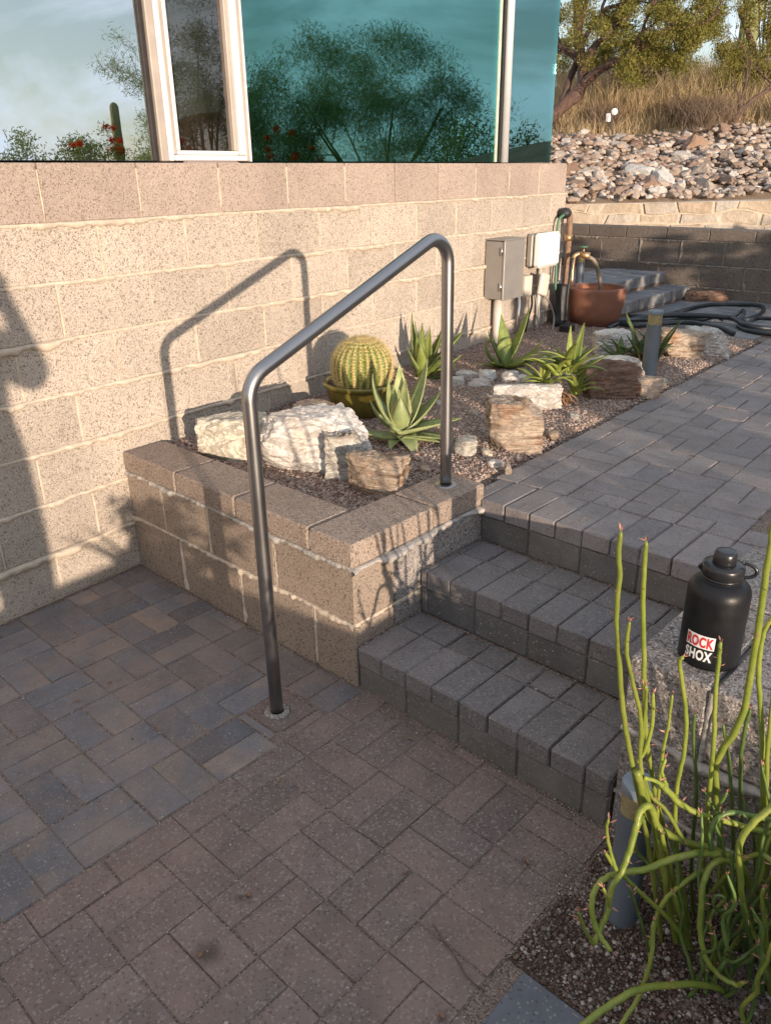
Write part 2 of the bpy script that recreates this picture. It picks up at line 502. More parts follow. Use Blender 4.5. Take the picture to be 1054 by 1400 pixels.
M['riser_paver'] = mat_paver('riser_paver', [(0.13, 0.115, 0.105), (0.155, 0.135, 0.12), (0.115, 0.11, 0.11)], 0.05, 480, ((0.20, 0.19, 0.18), 6, 0.35), (0.82, 1.1))
M['path_paver'] = mat_paver('path_paver', [(0.225, 0.198, 0.198), (0.25, 0.218, 0.21), (0.21, 0.192, 0.196)], 0.10, 420, None, (0.88, 1.08), dirt=((0.22, 0.175, 0.145), 0.35))
M['blue_paver'] = mat_paver('blue_paver', [(0.115, 0.125, 0.15), (0.14, 0.145, 0.16), (0.10, 0.112, 0.14)], 0.06, 420, None, (0.88, 1.1))
M['landing_paver'] = mat_paver('landing_paver', [(0.19, 0.195, 0.21), (0.22, 0.21, 0.205), (0.17, 0.18, 0.20)], 0.06, 300, None, (0.85, 1.1))

def mat_sand(name, a, b, c):
    n = NT(name)
    v = n.sep(n.voro(260, 'Color'))
    col = n.mix(n.ramp(n.noise(4, 5), [(0.3, 0), (0.7, 1)]), a, b)
    col = n.mix(n.ramp(v[0], [(0.72, 0), (0.75, 0.8)]), col, c)
    col = n.mix(n.ramp(v[1], [(0.74, 0), (0.78, 0.7)]), col, tuple(x * 0.35 for x in a))
    h = n.math('ADD', n.voro(230, 'Distance'), n.noise(60, 4))
    n.principled(col, 0.95, normal=n.bump(h, 0.8, 0.006), spec=0.15)
    return n.m
M['joint_sand'] = mat_sand('joint_sand', (0.20, 0.153, 0.13), (0.225, 0.172, 0.143), (0.32, 0.26, 0.22))
M['bed_soil'] = mat_sand('bed_soil', (0.20, 0.14, 0.11), (0.27, 0.19, 0.15), (0.42, 0.33, 0.27))
M['dark_soil'] = mat_sand('dark_soil', (0.075, 0.048, 0.036), (0.10, 0.065, 0.048), (0.2, 0.16, 0.13))
M['desert'] = mat_sand('desert_ground', (0.30, 0.205, 0.135), (0.38, 0.27, 0.18), (0.42, 0.33, 0.24))
M['gravel'] = mat_island('gravel', [(0.40, 0.29, 0.235), (0.28, 0.19, 0.155), (0.52, 0.42, 0.36), (0.34, 0.255, 0.22), (0.20, 0.135, 0.11), (0.46, 0.37, 0.31), (0.16, 0.12, 0.105)], 0.9)
M['dark_gravel'] = mat_island('mulch_gravel', [(0.09, 0.055, 0.045), (0.16, 0.10, 0.08), (0.06, 0.04, 0.035), (0.42, 0.38, 0.34), (0.12, 0.075, 0.055), (0.25, 0.20, 0.17), (0.08, 0.05, 0.04)], 0.9)
M['bark_gravel'] = mat_island('bark_gravel', [(0.20, 0.12, 0.085), (0.12, 0.075, 0.06), (0.42, 0.35, 0.30), (0.26, 0.17, 0.13), (0.33, 0.26, 0.22), (0.09, 0.06, 0.05)], 0.9)
M['grit'] = mat_island('grit', [(0.30, 0.23, 0.18), (0.22, 0.15, 0.115), (0.44, 0.38, 0.32), (0.14, 0.10, 0.08), (0.35, 0.27, 0.21)], 0.9)

M['rock_white'] = mat_rock('white_rock', (0.64, 0.595, 0.55), (0.60, 0.55, 0.505), (0.47, 0.40, 0.34), (0.75, 0.35, 0.2), 20, (0.45, 0.27, 0.14), 0.4, 0.9)
M['rock_cream'] = mat_rock('cream_rock', (0.62, 0.56, 0.46), (0.59, 0.525, 0.42), (0.47, 0.39, 0.29), (0.7, 0.4, 0.1), 16, (0.56, 0.46, 0.22), 0.5, 1.0)
M['rock_grey'] = mat_rock('grey_rock', (0.46, 0.43, 0.38), (0.38, 0.34, 0.29), (0.24, 0.19, 0.15), (0.9, 0.3, 0.2), 34, (0.42, 0.32, 0.18), 0.5)
M['rock_brown'] = mat_rock('brown_rock', (0.46, 0.37, 0.29), (0.33, 0.235, 0.165), (0.19, 0.105, 0.065), (0.7, 0.35, 0.4), 40, (0.36, 0.15, 0.06), 0.7)
M['rock_dark'] = mat_rock('dark_brown_rock', (0.24, 0.155, 0.115), (0.17, 0.10, 0.07), (0.09, 0.05, 0.035), (0.2, 0.1, 0.4), 40, (0.28, 0.10, 0.045), 0.6)
M['rock_tan'] = mat_rock('tan_rock', (0.48, 0.40, 0.33), (0.40, 0.32, 0.25), (0.25, 0.175, 0.13), (0.25, 0.25, 0.3), 34, (0.40, 0.20, 0.10), 0.55)
def mat_rubble():
    n = NT('rubble_rock')
    tc = n.t.nodes.new('ShaderNodeTexCoord'); ob = tc.outputs['Object']
    base = n.ramp(n.oi.outputs['Random'], [(0, (0.33, 0.22, 0.16)), (0.2, (0.43, 0.36, 0.30)), (0.36, (0.22, 0.15, 0.11)), (0.5, (0.50, 0.45, 0.40)), (0.68, (0.30, 0.225, 0.18)), (0.82, (0.60, 0.57, 0.53)), (1, (0.38, 0.38, 0.40))], 'CONSTANT')
    s = n.ramp(n.noise(9, 5, 0.65, ob), [(0.3, 0.7), (0.7, 1.2)])
    c = n.mix(1.0, base, s, 'MULTIPLY')
    c = n.mix(n.ramp(n.noise(5, 4, 0.6, ob), [(0.55, 0), (0.7, 0.5)]), c, (0.30, 0.17, 0.10))
    n.principled(c, 0.92, normal=n.bump(n.noise(30, 4, 0.65, ob), 0.6, 0.02), spec=0.2)
    return n.m
M['rubble'] = mat_rubble()
M['rubble_chip'] = mat_island('rubble_chip', [(0.31, 0.215, 0.16), (0.42, 0.345, 0.285), (0.23, 0.16, 0.12), (0.50, 0.45, 0.40), (0.29, 0.215, 0.17), (0.38, 0.30, 0.24)])
def mat_facing():
    n = NT('facing_stone')
    base = n.ramp(n.oi.outputs['Random'], [(0, (0.45, 0.35, 0.25)), (0.22, (0.50, 0.43, 0.35)), (0.45, (0.42, 0.31, 0.215)), (0.6, (0.50, 0.46, 0.41)), (0.8, (0.44, 0.36, 0.275)), (1, (0.48, 0.39, 0.29))])
    s = n.ramp(n.noise(11, 5, 0.65), [(0.3, 0.75), (0.7, 1.15)])
    c = n.mix(1.0, base, s, 'MULTIPLY')
    c = n.mix(n.ramp(n.noise(4, 6, 0.7), [(0.45, 0), (0.7, 0.6)]), c, (0.36, 0.27, 0.20))
    n.principled(c, 0.9, normal=n.bump(n.noise(22, 5, 0.65), 0.7, 0.03), spec=0.2)
    return n.m
M['facing'] = mat_facing()

def mat_brushed(name, col, rough=0.3):
    n = NT(name)
    tc = n.t.nodes.new('ShaderNodeTexCoord')
    g = n.noise(6, 3, 0.5)
    c = n.mix(n.ramp(n.noise(5, 3), [(0.35, 0), (0.7, 1)]), tuple(x * 0.92 for x in col), col)
    r = n.ramp(g, [(0.3, rough - 0.02), (0.7, rough + 0.04)])
    n.principled(c, r, 1.0)
    return n.m
M['steel'] = mat_brushed('brushed_steel', (0.36, 0.35, 0.35), 0.32)
M['chrome'] = mat_brushed('polished_metal', (0.80, 0.79, 0.78), 0.22)
M['pole'] = mat_simple('pale_metal_post', (0.72, 0.71, 0.72), 0.38, 0.35, 0.04, 10)
M['galv'] = mat_simple('grey_painted_metal', (0.285, 0.265, 0.245), 0.55, 0.35, 0.08, 10)
M['white_plastic'] = mat_simple('white_plastic', (0.80, 0.78, 0.74), 0.45, 0, 0.04, 10)
M['tan_plastic'] = mat_simple('tan_plastic', (0.58, 0.52, 0.44), 0.5, 0, 0.08, 14)
M['pvc'] = mat_simple('pvc_pipe', (0.55, 0.51, 0.46), 0.5, 0, 0.1, 10)
M['black_rubber'] = mat_simple('black_rubber', (0.018, 0.018, 0.02), 0.55, 0, 0.3, 20)
M['hose'] = mat_simple('dark_hose', (0.02, 0.024, 0.03), 0.45, 0, 0.3, 20)
M['green_hose'] = mat_simple('green_hose', (0.06, 0.16, 0.09), 0.45, 0, 0.2, 20)
M['tan_hose'] = mat_simple('tan_hose', (0.20, 0.165, 0.125), 0.5, 0, 0.2, 20)
M['rust'] = mat_simple('rusty_pipe', (0.24, 0.15, 0.10), 0.8, 0.2, 0.3, 30, 0.4, 90)
M['brass'] = mat_simple('brass', (0.48, 0.30, 0.16), 0.4, 0.8, 0.2, 30)
M['bollard'] = mat_simple('blue_grey_paint', (0.098, 0.114, 0.132), 0.5, 0.1, 0.12, 16, 0.15, 200)
M['bollard_top'] = mat_simple('pale_blue_paint', (0.155, 0.19, 0.225), 0.55, 0.0, 0.12, 16)
M['lens'] = mat_simple('amber_lens', (0.38, 0.31, 0.16), 0.25, 0, 0.15, 30, **{'Transmission Weight': 0.35})
M['terracotta'] = mat_simple('terracotta', (0.195, 0.083, 0.052), 0.62, 0, 0.2, 7, 0.2, 120)
M['terracotta_in'] = mat_simple('terracotta_inside', (0.40, 0.15, 0.075), 0.75, 0, 0.2, 9, 0.2, 120)
def mat_glaze():
    n = NT('olive_glaze')
    f = n.ramp(n.noise(5.5, 2, 0.4, n.mapping((1, 1, 1.4)), 1.2), [(0.60, 0), (0.64, 1)])
    c = n.mix(f, (0.14, 0.115, 0.022), (0.40, 0.28, 0.045))
    c = n.mix(1.0, c, n.ramp(n.noise(40, 3), [(0.3, 0.85), (0.7, 1.1)]), 'MULTIPLY')
    n.principled(c, 0.22, spec=0.5)
    return n.m
M['glaze'] = mat_glaze()
M['bottle'] = mat_simple('black_enamel', (0.010, 0.010, 0.012), 0.40, 0.0, 0.3, 20, 0.06, 300, spec=0.3)
M['bottle_lid'] = mat_simple('black_lid', (0.016, 0.016, 0.018), 0.3, 0.0, 0.2, 20)
M['st_white'] = mat_simple('sticker_white', (0.75, 0.73, 0.72), 0.5, 0, 0.05, 60)
M['st_red'] = mat_simple('sticker_red', (0.55, 0.035, 0.04), 0.5, 0, 0.08, 60)
M['st_black'] = mat_simple('sticker_black', (0.012, 0.012, 0.013), 0.5, 0, 0.05, 60)
M['frame_white'] = mat_simple('white_window_frame', (0.70, 0.68, 0.66), 0.4, 0.1, 0.05, 10)
M['frame_wood'] = mat_simple('beige_window_frame', (0.40, 0.345, 0.30), 0.5, 0.1, 0.12, 10)
M['gasket'] = mat_simple('dark_gasket', (0.02, 0.016, 0.015), 0.7, 0, 0.3, 20)
M['green_edge'] = mat_simple('green_glass_edge', (0.20, 0.30, 0.20), 0.3, 0, 0.15, 10)
M['blind'] = mat_simple('blind', (0.42, 0.48, 0.46), 0.7, 0, 0.1, 6)
M['room'] = mat_simple('room_wall', (0.10, 0.085, 0.07), 0.9, 0, 0.2, 2)
M['fascia'] = mat_simple('roof_fascia', (0.35, 0.30, 0.26), 0.8, 0, 0.1, 3)

def mat_glass(name, refl, tint, fac, see=(0.05, 0.06, 0.06), see_fac=0.5):
    """coated window glass: a mirror-like coating over dark tinted glass"""
    n = NT(name)
    g = n.t.nodes.new('ShaderNodeBsdfGlossy'); g.inputs['Color'].default_value = (*refl, 1); g.inputs['Roughness'].default_value = 0.004
    wv = n.noise(1.1, 2); n.L(n.bump(wv, 0.02, 0.05), g.inputs['Normal'])
    t = n.t.nodes.new('ShaderNodeBsdfTransparent'); t.inputs['Color'].default_value = (*tint, 1)
    mx = n.t.nodes.new('ShaderNodeMixShader')
    lw = n.t.nodes.new('ShaderNodeLayerWeight'); lw.inputs['Blend'].default_value = 0.35
    f = n.math('ADD', n.math('MULTIPLY', lw.outputs['Fresnel'], 0.6), fac)
    n.L(n.math('MINIMUM', f, 1.0), mx.inputs[0])
    n.L(t.outputs[0], mx.inputs[1]); n.L(g.outputs[0], mx.inputs[2]); n.L(mx.outputs[0], n.out.inputs[0])
    return n.m
M['glass_clear'] = mat_glass('mirror_glass', (0.92, 0.97, 0.98), (0.25, 0.3, 0.3), 0.62)
M['glass_screen'] = mat_glass('screened_glass', (0.75, 0.72, 0.72), (0.3, 0.28, 0.25), 0.16)
M['glass_teal'] = mat_glass('teal_glass', (0.28, 0.63, 0.59), (0.34, 0.72, 0.64), 0.38)
M['glass_teal_pale'] = mat_glass('pale_teal_glass', (0.40, 0.72, 0.72), (0.35, 0.66, 0.64), 0.34)

def mat_tint(name, tint):
    n = NT(name); t = n.t.nodes.new('ShaderNodeBsdfTransparent'); t.inputs['Color'].default_value = (*tint, 1); n.L(t.outputs[0], n.out.inputs[0]); return n.m
M['glass_edge'] = mat_tint('tinted_glass_side', (0.07, 0.17, 0.165))

M['aloe_pale'] = mat_leaf('pale_aloe', (0.22, 0.28, 0.11), (0.33, 0.36, 0.16), scar=0.35)
M['aloe_green'] = mat_leaf('green_aloe', (0.13, 0.18, 0.04), (0.22, 0.26, 0.065), scar=0.35)
M['aloe_yellow'] = mat_leaf('yellow_aloe', (0.16, 0.22, 0.045), (0.27, 0.30, 0.06), scar=0.35)
M['aloe_dark'] = mat_leaf('dark_aloe', (0.07, 0.12, 0.035), (0.12, 0.17, 0.05), scar=0.35)
M['stem'] = mat_leaf('pencil_stem', (0.165, 0.215, 0.035), (0.25, 0.275, 0.05), rough=0.4, scar=0.7)
M['stem_dark'] = mat_leaf('pencil_stem_dark', (0.085, 0.145, 0.035), (0.13, 0.19, 0.05), rough=0.4, scar=0.6)
M['bract'] = mat_simple('pink_bract', (0.42, 0.20, 0.14), 0.6, 0, 0.3, 40)
M['tooth'] = mat_simple('leaf_tooth', (0.42, 0.22, 0.12), 0.6)
M['dry'] = mat_island('dry_leaf', [(0.30, 0.17, 0.09), (0.22, 0.12, 0.07), (0.38, 0.25, 0.14)])
M['cactus'] = mat_leaf('cactus_skin', (0.085, 0.14, 0.02), (0.14, 0.19, 0.03), rough=0.5)
M['spine'] = mat_island('cactus_spine', [(0.72, 0.56, 0.24), (0.80, 0.66, 0.34), (0.58, 0.40, 0.17), (0.76, 0.62, 0.34)])
M['bark'] = mat_simple('bark', (0.11, 0.065, 0.05), 0.9, 0, 0.35, 14, 0.8, 40, 0.02)
M['bark_green'] = mat_simple('green_bark', (0.16, 0.18, 0.07), 0.8, 0, 0.3, 8, 0.4, 40, 0.01)
M['leaf_mesquite'] = mat_island('mesquite_leaf', [(0.17, 0.165, 0.045), (0.23, 0.21, 0.06), (0.11, 0.115, 0.035), (0.29, 0.255, 0.08), (0.20, 0.19, 0.05)], trans=0.3)
M['leaf_palo'] = mat_island('palo_verde_leaf', [(0.18, 0.22, 0.09), (0.22, 0.26, 0.11), (0.13, 0.17, 0.07), (0.28, 0.30, 0.13)], trans=0.3)
M['leaf_shrub'] = mat_island('shrub_leaf', [(0.07, 0.10, 0.03), (0.10, 0.13, 0.04), (0.05, 0.07, 0.022), (0.13, 0.15, 0.05)], trans=0.25)
M['flower'] = mat_island('red_flower', [(0.42, 0.05, 0.02), (0.50, 0.12, 0.03), (0.34, 0.03, 0.02)], trans=0.3)
M['grass'] = mat_island('dry_grass', [(0.46, 0.355, 0.20), (0.38, 0.28, 0.16), (0.58, 0.47, 0.29), (0.27, 0.20, 0.12), (0.50, 0.39, 0.23)], trans=0.25)
M['brush'] = mat_island('grey_brush', [(0.22, 0.16, 0.11), (0.16, 0.11, 0.08), (0.30, 0.23, 0.16)], trans=0.15)
M['saguaro'] = mat_simple('saguaro_skin', (0.17, 0.18, 0.075), 0.7, 0, 0.25, 6)
M['ocotillo'] = mat_simple('ocotillo_stem', (0.17, 0.17, 0.09), 0.8, 0, 0.3, 12)
M['lamp_white'] = mat_simple('lamp_white', (0.82, 0.82, 0.84), 0.35, 0, 0.03, 30)
M['lamp_dark'] = mat_simple('lamp_dark', (0.05, 0.045, 0.045), 0.5, 0.2, 0.2, 30)
M['skin'] = mat_simple('skin', (0.45, 0.28, 0.20), 0.55)
M['shirt'] = mat_simple('shirt_cloth', (0.10, 0.13, 0.18), 0.9, 0, 0.15, 20, 0.3, 200)
M['hair'] = mat_simple('hair', (0.05, 0.03, 0.02), 0.6)
M['phone'] = mat_simple('phone_black', (0.015, 0.015, 0.017), 0.3)
M['mountain'] = mat_simple('mountain_rock', (0.36, 0.26, 0.22), 0.95, 0, 0.2, 0.02)

# ================================================================== SETTING
BED_Z = 0.47
# ---- the wide desert ground (one sheet to the horizon)
def ground():
    R = [0, 3, 8, 20, 60, 200, 700, 2500]
    seg = 48; V = [(0, 0, -0.09)]; F = []
    for r in R[1:]:
        for j in range(seg):
            a = 2 * math.pi * j / seg
            V.append((r * math.cos(a), r * math.sin(a), -0.09 - 0.004 * min(r, 60)))
    for j in range(seg):
        F.append([0, 1 + j, 1 + (j + 1) % seg])
    for i in range(len(R) - 2):
        for j in range(seg):
            k = (j + 1) % seg
            F.append([1 + i * seg + j, 1 + (i + 1) * seg + j, 1 + (i + 1) * seg + k, 1 + i * seg + k])
    tag(obj('ground', V, F, M['desert'], origin=(0, 0, -0.09)), kind='structure')
ground()

# ---- the lower patio: a sand bed with pavers laid on it
patio = tag(obj('patio', *boxat(-2.6, 1.56, -1.62, 2.95, -0.07, -0.0028), M['joint_sand'], origin=(0, 0, 0)), kind='structure')
MESH = {}
def paver_mesh(dx, dy, dz, mat, c=0.004):
    k = (round(dx, 3), round(dy, 3), round(dz, 4), mat.name, c, random.randrange(5))
    if k not in MESH:
        V, F = chamfer_box(dx, dy, dz, c)
        V = V + rng.normal(0, 0.0009, V.shape); cor = rng.integers(0, 8); V[3 * cor:3 * cor + 3, :] *= np.array([1 - .004 / dx, 1 - .004 / dy, 1])
        MESH[k] = make_mesh('paver', V - np.array([0, 0, dz]), F, mat)
    return MESH[k]
def lay(parent, x0, x1, y0, y1, ztop, mat, gap=0.003, jit=0.0012, depth=0.05, rot=None, c=0.004, name='paver', pivot=(0, 0)):
    cx, cy = (x0 + x1) / 2, (y0 + y1) / 2
    if rot:
        a = rot; dx_, dy_ = cx - pivot[0], cy - pivot[1]
        cx = pivot[0] + dx_ * math.cos(a) - dy_ * math.sin(a); cy = pivot[1] + dx_ * math.sin(a) + dy_ * math.cos(a)
    me = paver_mesh(x1 - x0 - gap, y1 - y0 - gap, depth, mat, c)
    z = ztop + random.gauss(0, jit)
    return inst(name, me, parent, (cx + random.gauss(0, 0.0006), cy + random.gauss(0, 0.0006), z), (rot or 0) + random.gauss(0, 0.004),
                (random.gauss(0, 0.003), random.gauss(0, 0.003)))

def seen(x, y, z, mx=90):
    """inside the photograph (with a margin)?"""
    d = CM @ (np.array([x, y, z]) - np.array([0, 0, CAM_H]))
    if d[2] < 0.1: return False
    px, py = CX + F_PX * d[0] / d[2], CY + F_PX * d[1] / d[2]
    return -mx < px < 1054 + mx and -mx < py < 1400 + mx

rest = {'brown_paver': MB(), 'grey_paver': MB()}
def lay_patio(x0, x1, y0, y1, mat):
    if seen((x0 + x1) / 2, (y0 + y1) / 2, 0):
        lay(patio, x0, x1, y0, y1, 0.0, M[mat], c=0.0022 if mat == 'brown_paver' else 0.003, gap=0.0025, jit=0.0007)
    else:
        V, F = chamfer_box(x1 - x0 - 0.003, y1 - y0 - 0.003, 0.05, 0.004)
        rest[mat].add(V + np.array([(x0 + x1) / 2, (y0 + y1) / 2, -0.05]), F)
P = 0.2045
post_hole = (1.238, 1.65)
# grey basket-weave field against the house
for i in range(-16, 4):
    for j in range(0, 8):
        x0 = 0.93 + P * i; y0 = 1.522 + P * j
        if x0 > 1.5: continue
        for k in range(2):
            if (i + j) % 2 == 0: a = (x0, x0 + P, y0 + k * P / 2, y0 + (k + 1) * P / 2)
            else: a = (x0 + k * P / 2, x0 + (k + 1) * P / 2, y0, y0 + P)
            x_hi = min(a[1], 1.495)
            wall_y = (WDIST - math.sin(-WA) * 0 + a[0] * math.sin(WA)) / math.cos(WA) - 0.012
            y_hi = min(a[3], wall_y)
            if x_hi - a[0] < 0.02 or y_hi - a[2] < 0.02: continue
            # cut pavers round the rail post
            if a[0] < post_hole[0] < x_hi and a[2] < post_hole[1] < y_hi: continue
            if 1.135 <= (a[0] + x_hi) / 2 <= 1.34 and a[2] < 1.72: continue
            lay_patio(a[0], x_hi, a[2], y_hi, 'grey_paver')
def holed_paver(x0, x1, y0, y1, hx, hy, r):
    n = 24
    ring = [(hx + r * math.cos(2 * math.pi * k / n), hy + r * math.sin(2 * math.pi * k / n)) for k in range(n)]
    sq = []
    for (x, y) in ring:
        dx, dy = x - hx, y - hy
        t = min([((x1 if dx > 0 else x0) - hx) / dx if abs(dx) > 1e-9 else 9, ((y1 if dy > 0 else y0) - hy) / dy if abs(dy) > 1e-9 else 9])
        sq.append((hx + dx * t, hy + dy * t))
    V = [(x, y, 0) for x, y in ring] + [(x, y, 0) for x, y in sq] + [(x, y, -0.05) for x, y in ring] + [(x, y, -0.05) for x, y in sq]
    F = []
    for k in range(n):
        l = (k + 1) % n
        F += [[k, n + k, n + l, l], [n + k, 3 * n + k, 3 * n + l, n + l], [k, l, 2 * n + l, 2 * n + k]]
    return V, F
obj('paver', *holed_paver(1.17, 1.325, 1.565, 1.722, 1.238, 1.65, 0.043), M['brown_paver'], patio)
lay_patio(1.137, 1.166, 1.56, 1.722, 'grey_paver')
lay_patio(1.137, 1.33, 1.523, 1.558, 'brown_paver')
# brown soldier row and brown basket-weave field
for i in range(-18, 3):
    lay_patio(1.26 + 0.2 * (i) + 0.1, min(1.26 + 0.2 * (i + 1) + 0.1, 1.496), 1.42, 1.52, 'brown_paver')
B = 0.2
for i in range(-19, 2):
    for j in range(-15, 2):
        x0 = 1.26 + B * i; y0 = 1.02 + B * j
        if x0 + B / 2 > 1.03 and y0 + B / 2 < 0.63 : continue
        if x0 + B / 2 > 0.87 and y0 + B / 2 < 0.58: continue
        for k in range(2):
            if (i + j) % 2 == 0: a = (x0 + k * B / 2, x0 + (k + 1) * B / 2, y0, y0 + B)
            else: a = (x0, x0 + B, y0 + k * B / 2, y0 + (k + 1) * B / 2)
            x_hi = min(a[1], 1.496)
            if x_hi - a[0] < 0.02: continue
            lay_patio(a[0], x_hi, a[2], a[3], 'brown_paver')
for a in [(0.865, 1.02, 0.42, 0.575), (0.865, 1.02, 0.215, 0.417), (0.865, 1.02, 0.01, 0.212)]:
    lay(patio, *a, 0.004, M['blue_paver'])
for k, mb in rest.items():
    if mb.V: tag(mb.obj('outer_paver', M[k], patio), kind='stuff')

# ---- planting soil in the corner below the pier
def soil_patch(name, x0, x1, y0, y1, z, amp, mat, nx=40, ny=40, f=None):
    xs = np.linspace(x0, x1, nx); ys = np.linspace(y0, y1, ny); V = []; F = []
    for i in range(nx):
        for j in range(ny):
            zz = z + amp * mn.noise(Vector((xs[i] * 5, ys[j] * 5, 3))) + amp * 0.5 * mn.noise(Vector((xs[i] * 14, ys[j] * 14, 7)))
            if f: zz += f(xs[i], ys[j])
            V.append((xs[i], ys[j], zz))
    for i in range(nx - 1):
        for j in range(ny - 1):
            a = i * ny + j; F.append([a, a + ny, a + ny + 1, a + 1])
    return tag(obj(name, V, F, mat, smooth=True), kind='structure')
soil_patch('planting_soil', 1.022, 1.53, -0.9, 0.612, 0.0, 0.008, M['dark_soil'])

# ---- upper terrace: fill, planting bed, walkway
def wall_y(x):  # y of the big wall face at x
    return (WDIST + x * math.sin(WA)) / math.cos(WA)
def bed_lift(x, y):
    d = max(0.0, wall_y(x) - y)
    z = 0.03 * math.exp(-d / 0.25) + (0.02 if x > 2.3 else 0.012)
    if x > 2.16:
        e = y - (1.645 + max(0, x - 2.385) * math.tan(math.radians(2.4)))
        z -= 0.022 * math.exp(-max(0, e - 0.02) / 0.06)
        if e < 0.03: z -= min(0.08, (0.03 - e) * 1.6)
    if x > 5.7 and 1.7 < y < 3.05: z -= 0.06 * min(1, (x - 5.7) / 0.1)
    return z
bed = soil_patch('planting_bed', 1.66, 7.6, 1.6, 3.9, 0.462, 0.010, M['bed_soil'], 130, 60, bed_lift)
tag(obj('terrace', *boxat(2.2, 7.8, -3.2, 4.2, -0.3, 0.40), M['desert']), kind='structure')
soil_patch('side_bed', 2.3, 7.8, -3.2, 0.68, 0.45, 0.02, M['bed_soil'], 60, 50)

walkway = tag(obj('walkway', *boxat(2.20, 7.75, 0.66, 1.62, 0.38, 0.4635), M['joint_sand'], origin=(2.38, 1.6, 0.46)), kind='structure')
RW = math.radians(2.4); PV = (2.385, 1.64)
def wcut(x0, x1, y0, y1, mat='path_paver'):
    lay(walkway, x0, x1, y0, y1, 0.469, M[mat], rot=RW, pivot=PV, c=0.0035)
nW = 0
for i in range(0, 26):       # border along the planting bed
    x0 = 2.385 + 0.205 * i
    if x0 > 7.4: break
    wcut(x0, x0 + 0.205, 1.545, 1.645); nW += 1
for i in range(0, 25):
    for j in range(0, 4):
        x0 = 2.50 + 0.205 * i; y0 = 1.34 - 0.205 * j
        if x0 > 7.3: continue
        for k in range(2):
            if (i + j) % 2 == 0: a = [x0, x0 + 0.205, y0 + 0.1025 * k, y0 + 0.1025 * (k + 1)]
            else: a = [x0 + 0.1025 * k, x0 + 0.1025 * (k + 1), y0, y0 + 0.205]
            wcut(*a); nW += 1
for j in range(9):
    wcut(2.39, 2.50, 1.545 - 0.1025 * (j + 1), 1.545 - 0.1025 * j) if j % 2 else wcut(2.39, 2.50, 1.545 - 0.1025 * (j + 1), 1.545 - 0.1025 * j)

# landing of blue-grey pavers by the end wall
landing = tag(obj('landing', *boxat(5.75, 7.75, 1.75, 3.35, 0.38, 0.467), M['joint_sand']), kind='structure')
for i in range(0, 10):
    for j in range(0, 8):
        x0 = 5.76 + 0.2 * i; y0 = 1.86 + 0.2 * j
        if x0 < 6.1 - (y0 - 1.86) * 0.0 and y0 > 2.55: continue
        for k in range(2):
            if (i + j) % 2 == 0: a = (x0, x0 + 0.2, y0 + 0.1 * k, y0 + 0.1 * (k + 1))
            else: a = (x0 + 0.1 * k, x0 + 0.1 * (k + 1), y0, y0 + 0.2)
            lay(landing, *a, 0.474, M['landing_paver'])

# ---- hillside behind
yawr = math.radians(YAW)
FW = np.array([math.cos(yawr), math.sin(yawr)]); RT = np.array([math.sin(yawr), -math.cos(yawr)])
def hill_z(h, r):
    w = h + 0.10 * r
    pts_h = [8.6, 9.45, 10.6, 12.4, 14.5, 17.5, 21, 26, 40]
    pts_z = [1.12, 1.22, 1.52, 1.98, 2.32, 2.85, 3.35, 3.1, 1.0]
    z = np.interp(w, pts_h, pts_z)
    k = 0.05 if w < 10 else 0.16
    return z + k * mn.noise(Vector((h * 0.7, r * 0.7, 1.0))) + 0.03 * mn.noise(Vector((h * 3, r * 3, 5)))
def hr(h, r):
    p = FW * h + RT * r
    return p
def hill():
    V = []; F = []; hs = np.concatenate([np.linspace(9.35, 18, 60), np.linspace(18.4, 40, 30)]); rs = np.linspace(-1.2, 15, 64)
    for h in hs:
        for r in rs:
            p = hr(h - 0.10 * r * 0.6, r); V.append((p[0], p[1], hill_z(h - 0.06 * r, r)))
    n = len(rs)
    for i in range(len(hs) - 1):
        for j in range(n - 1):
            a = i * n + j; F.append([a, a + 1, a + n + 1, a + n])
    tag(obj('hillside', V, F, M['desert'], smooth=True), kind='structure')
hill()
def ridge():
    V = []; F = []; n = 60
    for k in range(n):
        a = math.radians(12 + 70 * k / (n - 1)); r = 900
        top = 60 + 45 * mn.noise(Vector((k * 0.21, 2, 0))) + 20 * mn.noise(Vector((k * 0.7, 5, 0)))
        V += [(r * math.cos(a), r * math.sin(a), -8), ((r + 160) * math.cos(a), (r + 160) * math.sin(a), max(15, top)), ((r + 400) * math.cos(a), (r + 400) * math.sin(a), -8)]
    for k in range(n - 1):
        F += [[3 * k, 3 * k + 3, 3 * k + 4, 3 * k + 1], [3 * k + 1, 3 * k + 4, 3 * k + 5, 3 * k + 2]]
    tag(obj('mountain_ridge', V, F, M['mountain']), kind='structure')
ridge()

